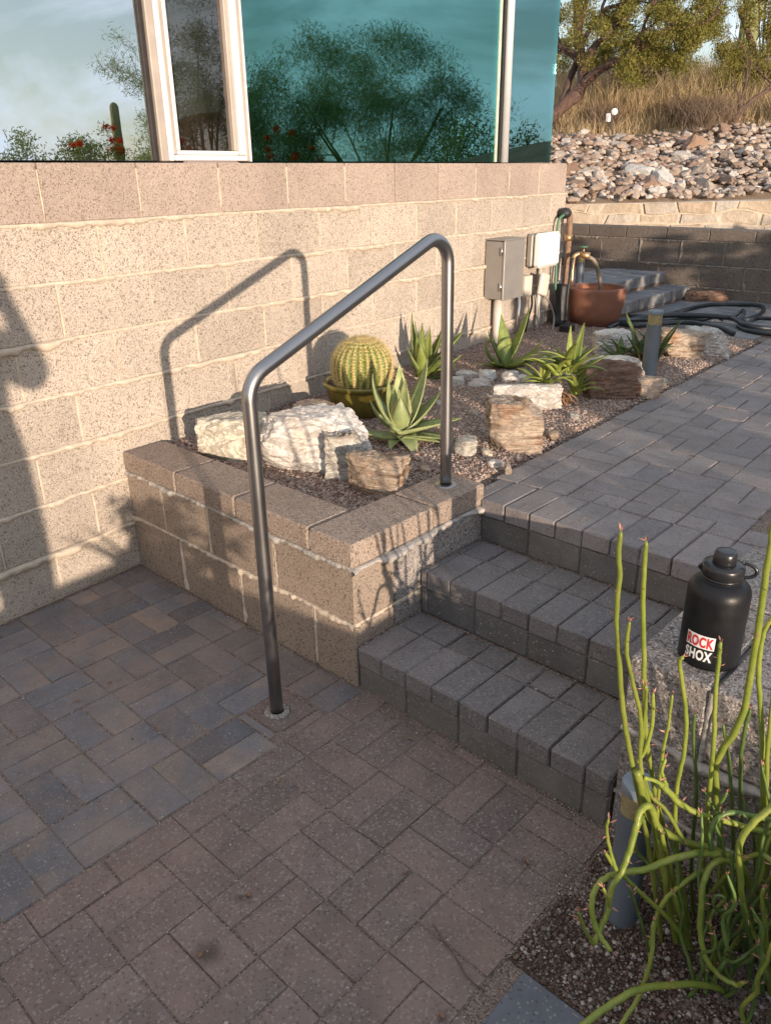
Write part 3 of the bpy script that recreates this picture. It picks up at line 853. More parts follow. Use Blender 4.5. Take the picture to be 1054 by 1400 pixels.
# ================================================================== HOUSE
house = tag(empty('house', wallp(3, 0.2, 0)), 'tan speckled concrete block house with large reflecting windows beside the patio', 'house')
S0, BL, CH, S_END = 1.5703, 0.406, 0.2032, 5.667
def wall_inst(name, me, parent, s, o, z, tilt=0.0):
    q = wallp(s, o, z)
    return inst(name, me, parent, q, WA + tilt)
def block_mesh(L, H, D, mat, c=0.003):
    k = ('b', round(L, 3), round(H, 3), D, mat.name)
    if k not in MESH:
        V, F = chamfer_box(L, D, H, c)
        MESH[k] = make_mesh('block', V + np.array([0, 0, 0]), F, mat)
    return MESH[k]
SL = -2.5
for c in range(8):
    z1 = 1.625 - CH * c; z0 = z1 - CH
    off = 0 if c % 2 == 0 else BL / 2
    mat = M['sill_block'] if c == 0 else M['block']
    e = S0 + off - BL * 12
    edges = []
    while e < S_END + BL:
        edges.append(e); e += BL
    for a, b in zip(edges[:-1], edges[1:]):
        if b < SL: continue
        b2 = min(b, S_END)
        if b2 - a < 0.05: continue
        g = 0.008
        me = block_mesh(b2 - a - g, CH - g, 0.19, mat)
        o = 0.0 if c == 0 else random.gauss(-0.001, 0.0012)
        wall_inst('block', me, house, (a + b2) / 2, -0.095 + o + (0.003 if c == 0 else 0), z0 + g / 2)
# solid core behind the blocks, side wall, roof
core = MB()
core.add(*wallbox(SL, S_END - 0.02, -0.2, -0.006, -0.3, 1.6, 0.002))
core.obj('wall_core', M['mortar'], house)
side = MB()
for c in range(8):
    z1 = 1.625 - CH * c
    for k in range(12):
        a = 0.2 + k * BL + (BL / 2 if c % 2 else 0)
        side.add(*wallbox(S_END - 0.19, S_END - 0.001, -(a + BL - 0.008), -a, z1 - CH + 0.004, z1 - 0.004))
tag(side.obj('side_wall', M['block'], house), kind='stuff')

# mortar: oozing bed joints, thin head joints
def ooze(s0, s1, z, seed, r0=0.006, amp=0.011, step=0.006, lump=0.0):
    """a lumpy bead of squeezed-out mortar along the wall"""
    n = int((s1 - s0) / step); V = []; F = []; seg = 7
    for i in range(n + 1):
        s = s0 + (s1 - s0) * i / n
        a = mn.noise(Vector((s * 4.2, seed * 7.7, 0.5))); b = mn.noise(Vector((s * 19, seed * 3.3, 2.5))); c_ = mn.noise(Vector((s * 55, seed, 4)))
        out = r0 + amp * max(0, 0.25 + a + 0.5 * b) + 0.002 * c_
        dr = 0.006 + 0.024 * max(0, a + 0.6 * b + 0.05) + 0.003 * c_
        if lump:
            q = mn.noise(Vector((s * 34, seed * 2.1, 7))); out += lump * max(-.3, q + .25 * c_); dr += lump * 1.5 * max(0, q)
        up = 0.0075 + 0.002 * b + (lump * .5 * max(0, c_) if lump else 0)
        sag = -0.4 * dr
        for j in range(seg):
            t = math.pi * j / (seg - 1)
            zz = z + sag * 0.5 + (up if t < math.pi / 2 else dr) * math.cos(t)
            V.append((s, out * math.sin(t) ** 0.8 - 0.004, zz))
    for i in range(n):
        for j in range(seg - 1):
            a = i * seg + j; F.append([a, a + seg, a + seg + 1, a + 1])
    return np.array(V), F
def to_wall(V):
    V = np.asarray(V)
    return WN[None, :] * (WDIST - V[:, 1:2]) + WD[None, :] * V[:, 0:1] + np.array([0, 0, 1.0])[None, :] * V[:, 2:3]
for c in range(1, 8):
    V, F = ooze(SL, S_END - 0.01, 1.625 - CH * c, c + 0.37, 0.005, 0.017, lump=0.004)
    obj('mortar_bed', to_wall(V), F, M['mortar'], house, True)
heads = MB()
for c in range(8):
    z1 = 1.625 - CH * c; off = 0 if c % 2 == 0 else BL / 2
    s = S0 + off - BL * 9
    while s < S_END - 0.1:
        if random.random() < 0.18: s += BL; continue
        w = random.uniform(0.005, 0.011); n = 8; V = []; F = []
        zt = z1 - random.uniform(0.004, 0.03); zb = z1 - CH + random.uniform(0.004, 0.03)
        for i in range(n + 1):
            zz = zt + (zb - zt) * i / n
            ww = w * (0.8 + 0.5 * mn.noise(Vector((s * 3, zz * 22, c)))) * 0.75
            oo = 0.002 + 0.0022 * mn.noise(Vector((s * 5, zz * 17, c + 9)))
            V += [(s - ww, -0.003, zz), (s - ww * 0.5, oo, zz), (s + ww * 0.5, oo, zz), (s + ww, -0.003, zz)]
        for i in range(n):
            for j in range(3):
                a = i * 4 + j; F.append([a, a + 4, a + 5, a + 1])
        heads.add(to_wall(V), F); s += BL
tag(heads.obj('mortar_head', M['mortar'], house, True), kind='stuff')

# windows (glass a little back from the wall face)
GO = -0.03
ZT = 3.3
def pane(parent, s0, s1, mat, o=GO, z0=1.629, z1=ZT, label=None):
    V, F = wallbox(s0, s1, o - 0.006, o, z0, z1, 0.0005)
    p_ = obj('pane', V, F, M[mat], parent)
    if label: p_['label'] = label
    return p_
def wpart(name, parent, s0, s1, o0, o1, z0, z1, mat, c=0.003):
    V, F = wallbox(s0, s1, o0, o1, z0, z1, c)
    return obj(name, V, F, M[mat], parent)
wf, _ = wallbox(-2.4, 2.09, GO - 0.03, GO - 0.012, 1.626, ZT)
win1 = obj('window', *wallbox(-2.42, -2.38, -0.09, 0.0, 1.626, ZT), M['gasket'], house); win1['label'] = 'large fixed window mirroring the cloudy sky'
pane(win1, -2.38, 2.083, 'glass_clear')
wpart('gasket', win1, 2.084, 2.106, -0.06, -0.016, 1.627, ZT, 'gasket')
win2 = obj('window', *wallbox(2.108, 2.142, -0.10, -0.004, 1.627, ZT), M['frame_wood'], house); win2['label'] = 'narrow white framed casement window'
wpart('frame', win2, 2.144, 2.168, -0.08, -0.002, 1.628, ZT, 'frame_white')
wpart('frame', win2, 2.170, 2.190, -0.08, -0.008, 1.652, ZT, 'frame_wood')
wpart('frame', win2, 2.192, 2.212, -0.08, -0.014, 1.668, ZT, 'frame_white')
wpart('frame', win2, 2.500, 2.516, -0.08, -0.014, 1.668, ZT, 'frame_wood')
wpart('frame', win2, 2.518, 2.554, -0.08, 0.000, 1.652, ZT, 'frame_white')
wpart('frame', win2, 2.556, 2.572, -0.08, -0.006, 1.628, ZT, 'frame_wood')
wpart('sill', win2, 2.170, 2.554, -0.08, 0.002, 1.629, 1.650, 'frame_white')
wpart('sill', win2, 2.192, 2.516, -0.08, -0.012, 1.6515, 1.667, 'frame_white')
pane(win2, 2.212, 2.500, 'glass_screen', -0.035, 1.667)
win3 = obj('window', *wallbox(2.574, 2.584, -0.09, 0.0, 1.626, ZT), M['frame_white'], house); win3['label'] = 'wide teal tinted window with a closed blind behind the glass'
pane(win3, 2.584, 4.668, 'glass_teal')
wpart('frame', win3, 4.668, 4.684, -0.06, -0.034, 1.628, ZT, 'green_edge')
wpart('frame', win3, 4.686, 4.700, -0.06, -0.032, 1.628, ZT, 'frame_wood')
wpart('frame', win3, 4.702, 4.716, -0.06, -0.034, 1.628, ZT, 'green_edge')
bl = MB()
for k in range(66):
    z = 1.66 + k * 0.025
    V, F = chamfer_box(2.06, 0.026, 0.0015, 0.0004)
    a = 0.9
    V = np.stack([V[:, 0], V[:, 1] * math.cos(a) - V[:, 2] * math.sin(a), V[:, 1] * math.sin(a) + V[:, 2] * math.cos(a)], 1)
    V = rotz(V, WA) + wallp(3.62, -0.16, z); bl.add(V, F)
tag(bl.obj('blind', M['blind'], win3), kind='stuff')
win4 = obj('window', *wallbox(4.806, 4.814, -0.09, -0.02, 1.626, ZT), M['frame_white'], house); win4['label'] = 'pale teal corner window with frameless glass edge'
pane(win4, 4.814, 5.43, 'glass_teal_pale')
V, F = wallbox(5.424, 5.430, GO - 3.2, GO - 0.007, 1.629, ZT, 0.0005)
obj('pane', V, F, M['glass_edge'], win4)
# metal corner post between the windows
V, F = tube([wallp(4.762, -0.012, 1.626), wallp(4.762, -0.012, ZT)], 0.026, 20)
obj('window_post', V, F, M['pole'], house, True)
wpart('gasket', house, 4.720, 4.734, -0.05, -0.02, 1.627, ZT, 'gasket')
# sill course, room and roof behind the glass
room = MB()
room.add(*wallbox(-2.5, 5.40, -4.2, -4.0, 0.2, ZT, 0.002)); room.add(*wallbox(-2.5, 5.40, -4.0, -0.2, 0.2, 0.3, 0.002))
room.add(*wallbox(-2.6, -2.5, -4.2, -0.2, 0.2, ZT, 0.002)); 
room.obj('room', M['room'], house)
rf = MB()
rf.add(*wallbox(-2.7, 5.75, -4.6, 0.10, ZT + 0.002, ZT + 0.32, 0.01))
rf.obj('roof', M['fascia'], house)

# ================================================================== PLANTER WALL
planter = tag(empty('planter_wall', (1.6, 2.1, 0)), 'low brown block planter wall with flat caps beside the steps', 'planter wall')
def pbox(name, x0, x1, y0, y1, z0, z1, mat, parent=planter, c=0.004):
    V, F = chamfer_box(x1 - x0, y1 - y0, z1 - z0, c)
    me = make_mesh(name, V, F, mat)
    return inst(name, me, parent, ((x0 + x1) / 2, (y0 + y1) / 2, z0), random.gauss(0, 0.002))
yw = wall_y(1.6) - 0.004
CZ0, CZ1, MZ0 = 0.440, 0.524, 0.236
for a, b in [(2.528, yw), (2.15, 2.518), (1.758, 2.140)]:
    pbox('cap_block', 1.497, 1.695, a, b, CZ0, CZ1, M['cap'], c=0.006)
pbox('cap_block', 1.497, 1.895, 1.552, 1.748, CZ0, CZ1, M['cap'], c=0.006)
pbox('cap_block', 1.905, 2.19, 1.556, 1.748, CZ0, CZ1, M['cap'], c=0.006)
for a, b in [(2.652, yw), (2.340, 2.642), (1.948, 2.330), (1.552, 1.938)]:
    pbox('block', 1.502, 1.69, a, b, MZ0, CZ0 - 0.012, M['planter'])
for a, b in [(2.558, yw), (2.163, 2.548), (1.756, 2.153), (1.552, 1.746)]:
    pbox('block', 1.503, 1.69, a, b, -0.04, MZ0 - 0.012, M['planter'])
pbox('block', 1.696, 1.80, 1.556, 1.74, MZ0, CZ0 - 0.012, M['pier']); pbox('block', 1.81, 2.19, 1.556, 1.74, MZ0, CZ0 - 0.012, M['pier'])
pbox('block', 1.696, 2.19, 1.556, 1.74, -0.04, MZ0 - 0.012, M['pier'])
pc = MB(); pc.add(*boxat(1.512, 1.68, 1.56, yw, -0.05, CZ1 - 0.012, 0.002)); pc.add(*boxat(1.512, 2.18, 1.566, 1.735, -0.05, CZ1 - 0.012, 0.002))
pc.obj('mortar_core', M['mortar_grey'], planter)
def ooze_line(p0, p1, nrm, seed, r0, amp, mat, parent, name='mortar_bed', lump=0.007):
    p0, p1, nrm = (np.array(v, float) for v in (p0, p1, nrm))
    L = np.linalg.norm(p1 - p0); d = (p1 - p0) / L
    V, F = ooze(0, L, 0, seed, r0, amp, 0.004, lump if name == 'mortar_bed' else 0.003)
    up = np.array([0, 0, 1.0])
    if abs(d[2]) > 0.9:
        up = np.cross(d, nrm)
    W_ = p0[None] + d[None] * V[:, 0:1] + nrm[None] * V[:, 1:2] + up[None] * V[:, 2:3]
    return obj(name, W_, F, mat, parent, True)
ooze_line((1.502, yw, CZ0 - 0.006), (1.502, 1.546, CZ0 - 0.006), (-1, 0, 0), 3.1, 0.007, 0.014, M['mortar_grey'], planter)
ooze_line((1.503, yw, MZ0 - 0.006), (1.503, 1.552, MZ0 - 0.006), (-1, 0, 0), 5.7, 0.005, 0.014, M['mortar'], planter)
ooze_line((1.494, 1.556, CZ0 - 0.006), (2.18, 1.556, CZ0 - 0.006), (0, -1, 0), 8.3, 0.009, 0.030, M['mortar_grey'], planter)
ooze_line((1.50, 1.556, MZ0 - 0.006), (2.18, 1.556, MZ0 - 0.006), (0, -1, 0), 8.9, 0.003, 0.006, M['mortar'], planter)
for y, z0, z1 in [(2.647, MZ0, CZ0), (2.335, MZ0, CZ0), (1.943, MZ0, CZ0), (2.553, 0, MZ0), (2.158, 0, MZ0), (1.751, 0, MZ0), (2.523, CZ0, CZ1), (2.145, CZ0, CZ1), (1.753, CZ0, CZ1)]:
    ooze_line((1.503, y, z1 - 0.012), (1.503, y, z0 + 0.004), (-1, 0, 0), y * 9 + z0, 0.003, 0.006, M['mortar'], planter, 'mortar_head')
for x in (1.805,):
    ooze_line((x, 1.556, CZ0 - 0.01), (x, 1.556, MZ0), (0, -1, 0), 3.3, 0.003, 0.008, M['mortar_grey'], planter, 'mortar_head')

# ================================================================== STEPS
steps = tag(empty('paver_steps', (1.5, 1.1, 0)), 'three charcoal paver steps between the block planter and the pier', 'steps')
SW = 0.1037
for si, (u0, zt, yl, yr) in enumerate([(1.5, 0.156, 1.545, 0.642), (1.822, 0.3125, 1.553, 0.642), (2.168, 0.469, 1.625, 0.642)]):
    zb = zt - 0.156
    # sand core
    cb = obj('step_core', *boxat(u0 + 0.012, u0 + 0.36, yr, yl, zb - 0.02, zt - 0.012, 0.002), M['joint_sand'], steps)
    y = yl
    if si == 2: widths = [0.07] + [SW] * 9
    else: widths = [0.028 if si == 1 else 0.0] + [SW] * 9
    for w in widths:
        if w == 0: continue
        y1 = max(y - w, yr + 0.001)
        if y - y1 < 0.012: break
        lay(steps, u0, u0 + 0.2 if si < 2 else 2.387 + (1.64 - (y + y1) / 2) * math.tan(RW), y1, y, zt, M['step_paver'] if si < 2 else M['path_paver'], depth=0.064, jit=0.001, c=0.0045)
        if si < 2:
            lay(steps, u0 + 0.2, u0 + (0.313 if si == 0 else 0.332), y1, y, zt - 0.0015, M['step_paver'], depth=0.05, jit=0.001)
        y = y1
    # riser pavers standing on edge
    y = yl
    for w in ([0.07] + [0.2075] * 5 if si == 2 else ([0.028] if si == 1 else []) + [0.2075] * 5):
        y1 = max(y - w, yr + 0.001)
        if y - y1 < 0.012: break
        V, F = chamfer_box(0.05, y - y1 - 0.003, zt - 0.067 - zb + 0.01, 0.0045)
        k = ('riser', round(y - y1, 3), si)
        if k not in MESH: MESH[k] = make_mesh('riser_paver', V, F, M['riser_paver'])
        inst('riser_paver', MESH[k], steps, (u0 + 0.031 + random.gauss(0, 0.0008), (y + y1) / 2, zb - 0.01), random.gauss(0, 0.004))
        y = y1

# ================================================================== RIGHT PIER
pier = tag(empty('block_pier', (1.9, 0.3, 0)), 'grey speckled block pier topped by the black bottle at the right of the steps', 'retaining wall')
PX0, PY1 = 1.515, 0.64
for i, (a, b) in enumerate([(1.515, 1.72), (1.722, 2.13), (2.132, 2.31)]):
    pass
for (x0, x1, y0, y1) in [(PX0, 1.92, 0.452, PY1), (PX0, 1.92, 0.04, 0.443), (PX0, 1.92, -0.37, 0.03), (1.929, 2.31, 0.25, PY1), (1.929, 2.31, -0.16, 0.242), (PX0, 1.92, -0.8, -0.38), (1.929, 2.31, -0.6, -0.168)]:
    pbox('cap_block', x0, x1, y0, y1, 0.325, 0.524, M['pier'], pier, 0.006)
for (y0, y1) in [(0.25, PY1 - 0.004), (-0.16, 0.24), (-0.57, -0.17)]:
    pbox('block', PX0 + 0.004, 1.72, y0, y1, 0.12, 0.312, M['pier'], pier)
for (y0, y1) in [(0.45, PY1 - 0.004), (0.04, 0.44), (-0.37, 0.03), (-0.8, -0.38)]:
    pbox('block', PX0 + 0.004, 1.72, y0, y1, -0.09, 0.108, M['pier'], pier)
pk = MB(); pk.add(*boxat(PX0 + 0.014, 2.30, -0.79, PY1 - 0.012, -0.1, 0.505, 0.002)); pk.obj('mortar_core', M['mortar_grey'], pier)
ooze_line((PX0 + 0.003, PY1, 0.318), (PX0 + 0.003, -0.8, 0.318), (-1, 0, 0), 12.2, 0.008, 0.016, M['mortar_grey'], pier)
ooze_line((PX0 + 0.003, PY1, 0.114), (PX0 + 0.003, -0.8, 0.114), (-1, 0, 0), 13.2, 0.006, 0.012, M['mortar_grey'], pier)
ooze_line((PX0 + 0.003, 0.4475, 0.515), (PX0 + 0.003, 0.4475, 0.325), (-1, 0, 0), 4.4, 0.006, 0.012, M['mortar_grey'], pier, 'mortar_head')
ooze_line((PX0 + 0.003, 0.245, 0.31), (PX0 + 0.003, 0.245, 0.12), (-1, 0, 0), 4.9, 0.005, 0.010, M['mortar_grey'], pier, 'mortar_head')

# ================================================================== END WALL
endw = tag(empty('end_wall', (7.5, 2.4, 0.4)), 'dark brown three-course block wall closing the far end of the walkway', 'wall')
U7 = 7.44
for (z0, z1, off, nm) in [(0.36, 0.560, 0.15, 'block'), (0.572, 0.752, 0.0, 'block'), (0.764, 0.962, 0.2, 'block'), (0.974, 1.072, 0.05, 'cap_block')]:
    y = 4.6 - off
    while y > -1.5:
        dx = 0.006 if nm == 'cap_block' else 0
        pbox(nm, U7 - dx, U7 + 0.19 + dx, y - 0.398, y, z0, z1, M['cross'], endw)
        if nm == 'block' and y > 1.6:
            ooze_line((U7 + 0.002, y + 0.004, z1), (U7 + 0.002, y + 0.004, z0), (-1, 0, 0), y * 3 + z0, 0.004, 0.013, M['mortar_dark'], endw, 'mortar_head')
        y -= 0.406
ek = MB(); ek.add(*boxat(U7 + 0.012, U7 + 0.18, -1.5, 4.6, 0.3, 1.06, 0.002)); ek.obj('mortar_core', M['mortar_grey'], endw)
for i, z in enumerate((0.566, 0.758, 0.968)):
    ooze_line((U7 + 0.002, 4.6, z), (U7 + 0.002, 1.0, z), (-1, 0, 0), 20 + i, 0.005, 0.014, M['mortar_dark'], endw)

# ---- two rear steps climbing behind the corner of the house
rear = tag(empty('rear_steps', (6.5, 3.2, 0.45)), 'pale blue-grey paver steps behind the terracotta pot', 'steps')
for (y0, z, x1) in [(2.99, 0.585, 7.30), (3.22, 0.70, 7.26)]:
    obj('step_core', *boxat(5.86, x1 - 0.01, y0 + 0.012, y0 + 1.3, 0.40, z - 0.01, 0.002), M['joint_sand'], rear)
    n = int((x1 - 5.8) / 0.1)
    for k in range(n):
        lay(rear, x1 - 0.1 * (k + 1), x1 - 0.1 * k, y0, y0 + 0.2, z, M['landing_paver'], depth=0.09, jit=0.001)
    for k in range(n // 2):
        for q in range(4):
            if q == 0 or z > 0.65: lay(rear, x1 - 0.2 * (k + 1), x1 - 0.2 * k, y0 + 0.2 + 0.1 * q, y0 + 0.3 + 0.1 * q, z, M['landing_paver'], depth=0.05, jit=0.001)

# ================================================================== STONE FACED WALL
def clip(poly, n, d):
    out = []
    for i in range(len(poly)):
        a, b = poly[i], poly[(i + 1) % len(poly)]
        da, db = a @ n - d, b @ n - d
        if da <= 0: out.append(a)
        if da * db < 0: out.append(a + (b - a) * (da / (da - db)))
    return out
sw0, sw1 = at(700, 300, 9.35), at(1300, 300, 8.55)
sw0, sw1 = np.array([*sw0[:2], 0]), np.array([*sw1[:2], 0])
LW = np.linalg.norm(sw1 - sw0); dW = (sw1 - sw0) / LW; nW_ = np.array([-dW[1], dW[0], 0])
if nW_[:2] @ FW > 0: nW_ = -nW_
stonewall = tag(empty('stone_wall', sw0 + np.array([0, 0, 0.6])), 'retaining wall faced with large tan flagstones below the rubble slope', 'wall')
ST = lambda x: 1.232 + 0.012 * x
def facing():
    r_ = np.random.default_rng(5)
    lo = lambda x: 0.52
    mid = lambda x: 1.03 + 0.05 * mn.noise(Vector((x * 1.7, 3, 1)))
    up = lambda x: 1.135 + 0.06 * mn.noise(Vector((x * 2.3, 8, 2)))
    top = lambda x: ST(x)
    def course(f0, f1, w0, w1, merge=None):
        x = -0.1; sl = 0.0
        while x < LW:
            w = r_.uniform(w0, w1); s1 = r_.uniform(-.06, .06)
            g = 0.005 + r_.uniform(0, .004); xs = np.linspace(0, 1, 5)
            f1_ = f1
            b = [np.array([x + g + (w - 2 * g) * t - (sl * (1 - t) + s1 * t) * .5, f0(x + w * t) + g]) for t in xs]
            t_ = [np.array([x + g + (w - 2 * g) * t + (sl * (1 - t) + s1 * t) * .5, f1_(x + w * t) - g]) for t in xs[::-1]]
            for q in (b[0], b[-1], t_[0], t_[-1]): q += r_.uniform(-.012, .012, 2) * np.array([.4, .4])
            c0 = (b[0] + b[-1] + t_[0] + t_[-1]) / 4
            poly = np.array([c0 + (q - c0) * (0.985 if k_ in (0, 4, 5, 9) else 1.0) for k_, q in enumerate(b + t_)])
            x += w; sl = s1
            if poly[:, 0].min() < 0 or poly[:, 0].max() > LW: continue
            c = poly.mean(0); k = len(poly); d0 = 0.034 + r_.uniform(0, 0.022); V = []; F = []
            for ring, (sc, dd) in enumerate([(1.0, -0.03), (1.0, d0 * 0.55), (0.93, d0)]):
                for v in poly:
                    q = c + (v - c) * sc
                    V.append(sw0 + dW * q[0] + nW_ * (dd + (0.009 * mn.noise(Vector((q[0] * 7, q[1] * 7, x))) if ring == 2 else 0)) + np.array([0, 0, q[1]]))
            for ring in range(2):
                for t in range(k):
                    u = (t + 1) % k; F.append([ring * k + t, ring * k + u, (ring + 1) * k + u, (ring + 1) * k + t])
            F.append([2 * k + t for t in range(k)])
            obj('facing_stone', V, F, M['facing'], stonewall)
    course(lo, mid, .3, .7); course(mid, up, .22, .62); course(up, top, .14, .5)
facing()
V = []
for x in (0, LW):
    for dd in (0.031, -0.35):
        for z in (0.3, ST(x) - 0.006): V.append(sw0 + dW * x + nW_ * dd + np.array([0, 0, z]))
obj('mortar_core', V, [[0, 1, 5, 4], [2, 6, 7, 3], [1, 3, 7, 5], [0, 4, 6, 2], [0, 2, 3, 1], [4, 5, 7, 6]], M['mortar'], stonewall)

# ================================================================== HANDRAIL
rail = tag(empty('handrail', (1.238, 1.65, 0)), 'bent brushed steel handrail rising beside the steps', 'handrail')
def arc(p0, p1, p2, r, n=10):
    """fillet between the legs p0-p1-p2"""
    p0, p1, p2 = (np.array(v, float) for v in (p0, p1, p2))
    a = (p0 - p1) / np.linalg.norm(p0 - p1); b = (p2 - p1) / np.linalg.norm(p2 - p1)
    th = math.acos(np.clip(a @ b, -1, 1)); d = r / math.tan(th / 2)
    c = p1 + (a + b) / np.linalg.norm(a + b) * (r / math.sin(th / 2))
    s, e = p1 + a * d, p1 + b * d
    out = []
    for k in range(n + 1):
        t = k / n; om = math.pi - th
        out.append(c + (s - c) * math.sin((1 - t) * om) / math.sin(om) + (e - c) * math.sin(t * om) / math.sin(om))
    return out
A0, A1, A2, A3 = (1.238, 1.65, -0.03), (1.232, 1.65, 1.075), (2.072, 1.655, 1.412), (2.088, 1.658, 0.50)
rp = [np.array(A0)] + [np.array(A0) * (1 - t) + np.array(A1) * t for t in (0.3, 0.6, 0.85)] + arc(A0, A1, A2, 0.085) + [np.array(A1) * (1 - t) + np.array(A2) * t for t in (0.25, 0.5, 0.75)] + arc(A1, A2, A3, 0.075) + [np.array(A2) * (1 - t) + np.array(A3) * t for t in (0.3, 0.6, 0.85)] + [np.array(A3)]
V, F = tube(rp, 0.0208, 24); obj('rail_tube', V, F, M['steel'], rail, True)
for nm, p_, z in [('base_ring', (1.238, 1.65), 0.0005), ('base_ring', (2.088, 1.658), 0.525)]:
    V, F = lathe([(0.0225, -0.01), (0.040, -0.01), (0.041, 0.001), (0.038, 0.003), (0.0225, 0.004)], 32, (p_[0], p_[1], z), False)
    obj(nm, V, F, M['pier'] if z < 0.1 else M['steel'], rail, True)
for q in (rp[4 + 0], rp[18]):
    pass

# ================================================================== ROCKS
RTA = math.atan2(RT[1], RT[0])
def depth_of(p_): return CM[2] @ (np.array(p_) - np.array([0, 0, CAM_H]))
def place(px0, px1, ytop, ybase, zb, depth):
    b = atz((px0 + px1) / 2, ybase, zb); c = b.copy(); c[:2] += FW * depth * 0.5
    w = (px1 - px0) * depth_of(c) / F_PX
    h = FW @ c[:2]; zt = at((px0 + px1) / 2, ytop, h)[2]
    return c, w, max(0.03, zt - zb)
def rock(label, px0, px1, ytop, ybase, depth, mat, seed, zb=0.475, sub=5, strata=0.035, axis=(0.2, 0.1, 1), rough=0.03, rot=0.0, freq=9, npl=9, group=None, name='rock', sink=0.25):
    c, w, h = place(px0, px1, ytop, ybase, zb, depth)
    hz = h * (1 + sink) / 2
    V, F = rock_shape(sub, seed, (w / 2 / 0.9, depth / 2 / 0.9, hz / 0.88), npl, strata, axis, freq, rough)
    V = rotz(V, RTA + rot)
    c = c.copy(); c[2] = zb - h * sink + hz
    o = obj(name, V + c, F, M[mat], None, True, origin=c - np.array([0, 0, hz]))
    tag(o, label, 'rock', group)
    try: o.data.set_sharp_from_angle(angle=math.radians(38))
    except Exception: pass
    return o
rock('cream coloured rock against the wall, behind the left rail post', 264, 366, 568, 634, 0.18, 'rock_cream', 5, axis=(0.7, 0.2, 1), npl=14, rot=0.25, rough=0.035, strata=0.012, freq=6)
rock('largest white layered rock in the planter, in front of the olive pot', 356, 508, 562, 652, 0.26, 'rock_white', 8, axis=(0.55, 0.1, 1), freq=7, strata=0.014, rough=0.035, npl=12)
rock('small grey rock leaning on the big white rock', 444, 508, 590, 656, 0.12, 'rock_grey', 13, rough=0.05, axis=(0.8, 0.1, 0.8), zb=0.478)
rock('brown and tan striped rock in front of the small grey rock', 470, 558, 620, 680, 0.11, 'rock_brown', 17, axis=(-0.6, 0.2, 0.8), zb=0.48, freq=7, rot=-0.5, npl=5, strata=0.05)
rock('flat brown rock against the wall left of the olive pot', 396, 458, 549, 584, 0.16, 'rock_tan', 21)
rock('upright tan layered rock with rusty foot by the walkway', 668, 742, 545, 622, 0.17, 'rock_brown', 29, zb=0.465, axis=(0.1, 0, 1), freq=13, strata=0.04, npl=5, rough=0.02)
rock('white topped rock lying behind the upright layered rock', 674, 772, 523, 566, 0.17, 'rock_white', 33, zb=0.475, npl=8)
for i, (a, b, c_, d_) in enumerate([(622, 657, 507, 522), (655, 681, 507, 524), (686, 711, 508, 524), (640, 672, 519, 531), (704, 724, 512, 524), (610, 636, 516, 530)]):
    rock(['leftmost large flat pale stone below the conduit aloe', 'middle flat pale stone below the conduit aloe', 'right flat pale stone directly under the conduit aloe', 'thin flat stone in front of the leftmost pale stone', 'small flat stone at the right end of the pale stone row', 'flat stone half behind the right rail post'][i], a, b, c_, d_, 0.10, 'rock_white', 40 + i, sub=4, group='flat stones below the aloe', zb=0.475)
rock('small grey rock right of the right rail post', 622, 653, 598, 628, 0.10, 'rock_grey', 51, sub=4, zb=0.47)
rock('round tan pebble near the path edge right of the rail post', 659, 674, 614, 628, 0.05, 'rock_cream', 53, sub=4, strata=0, zb=0.468)
rock('wide brown slab with a white upper side along the path', 795, 892, 492, 550, 0.26, 'rock_dark', 61, zb=0.465, axis=(0.15, 0.2, 1), rot=0.25)
rock('pale top layer of the wide brown slab', 786, 888, 488, 522, 0.2, 'rock_white', 63, zb=0.50, axis=(0.15, 0.2, 1), rot=0.25)
rock('small squared pink block in front of the upper path light', 868, 906, 514, 546, 0.10, 'rock_tan', 66, sub=4, npl=3, strata=0.01, zb=0.465)
rock('pale rock between the terracotta pot and the path light', 814, 870, 451, 488, 0.22, 'rock_white', 71, zb=0.475)
rock('brown and orange rock beside the white rock, behind the path light', 900, 962, 446, 492, 0.24, 'rock_brown', 75, zb=0.47, axis=(0.4, 0, 1))
rock('squared white rock at the end of the planting bed', 950, 1001, 449, 489, 0.26, 'rock_white', 79, zb=0.468, npl=5)
rock('flat brown stone at the foot of the end wall', 940, 997, 396, 412, 0.2, 'rock_dark', 83, sub=4, zb=0.475)
rock('small white chip of stone beside the upper paver step', 666, 690, 632, 641, 0.05, 'rock_white', 87, sub=3, zb=0.466)
for i, (a, b, c_, d_) in enumerate([(600, 622, 590, 604), (724, 742, 600, 614), (748, 766, 590, 602), (640, 656, 560, 572), (596, 612, 548, 560), (575, 590, 640, 650), (690, 700, 640, 648), (780, 792, 568, 576), (706, 722, 500, 508), (740, 752, 486, 494), (905, 915, 518, 526), (850, 862, 482, 490)]):
    rock('small loose ' + ['tan', 'grey', 'brown'][i % 3] + ' stone ' + ['touching the right rail post', 'at the right foot of the upright rock', 'between upright rock and bright aloe cluster', 'in the gravel above the upright rock', 'left of the right rail post', 'on the planter edge below the aloe', 'near the top step corner', 'below the wide brown slab', 'left of the conduit aloe roots', 'behind the bright aloe cluster', 'on the path edge right of the pink block', 'in front of the pale rock by the pot'][i], a, b, c_, d_, 0.06, ['rock_tan', 'rock_grey', 'rock_brown'][i % 3], 90 + i, sub=3, strata=0, zb=0.474, group='small loose stones on the gravel', name='stone')

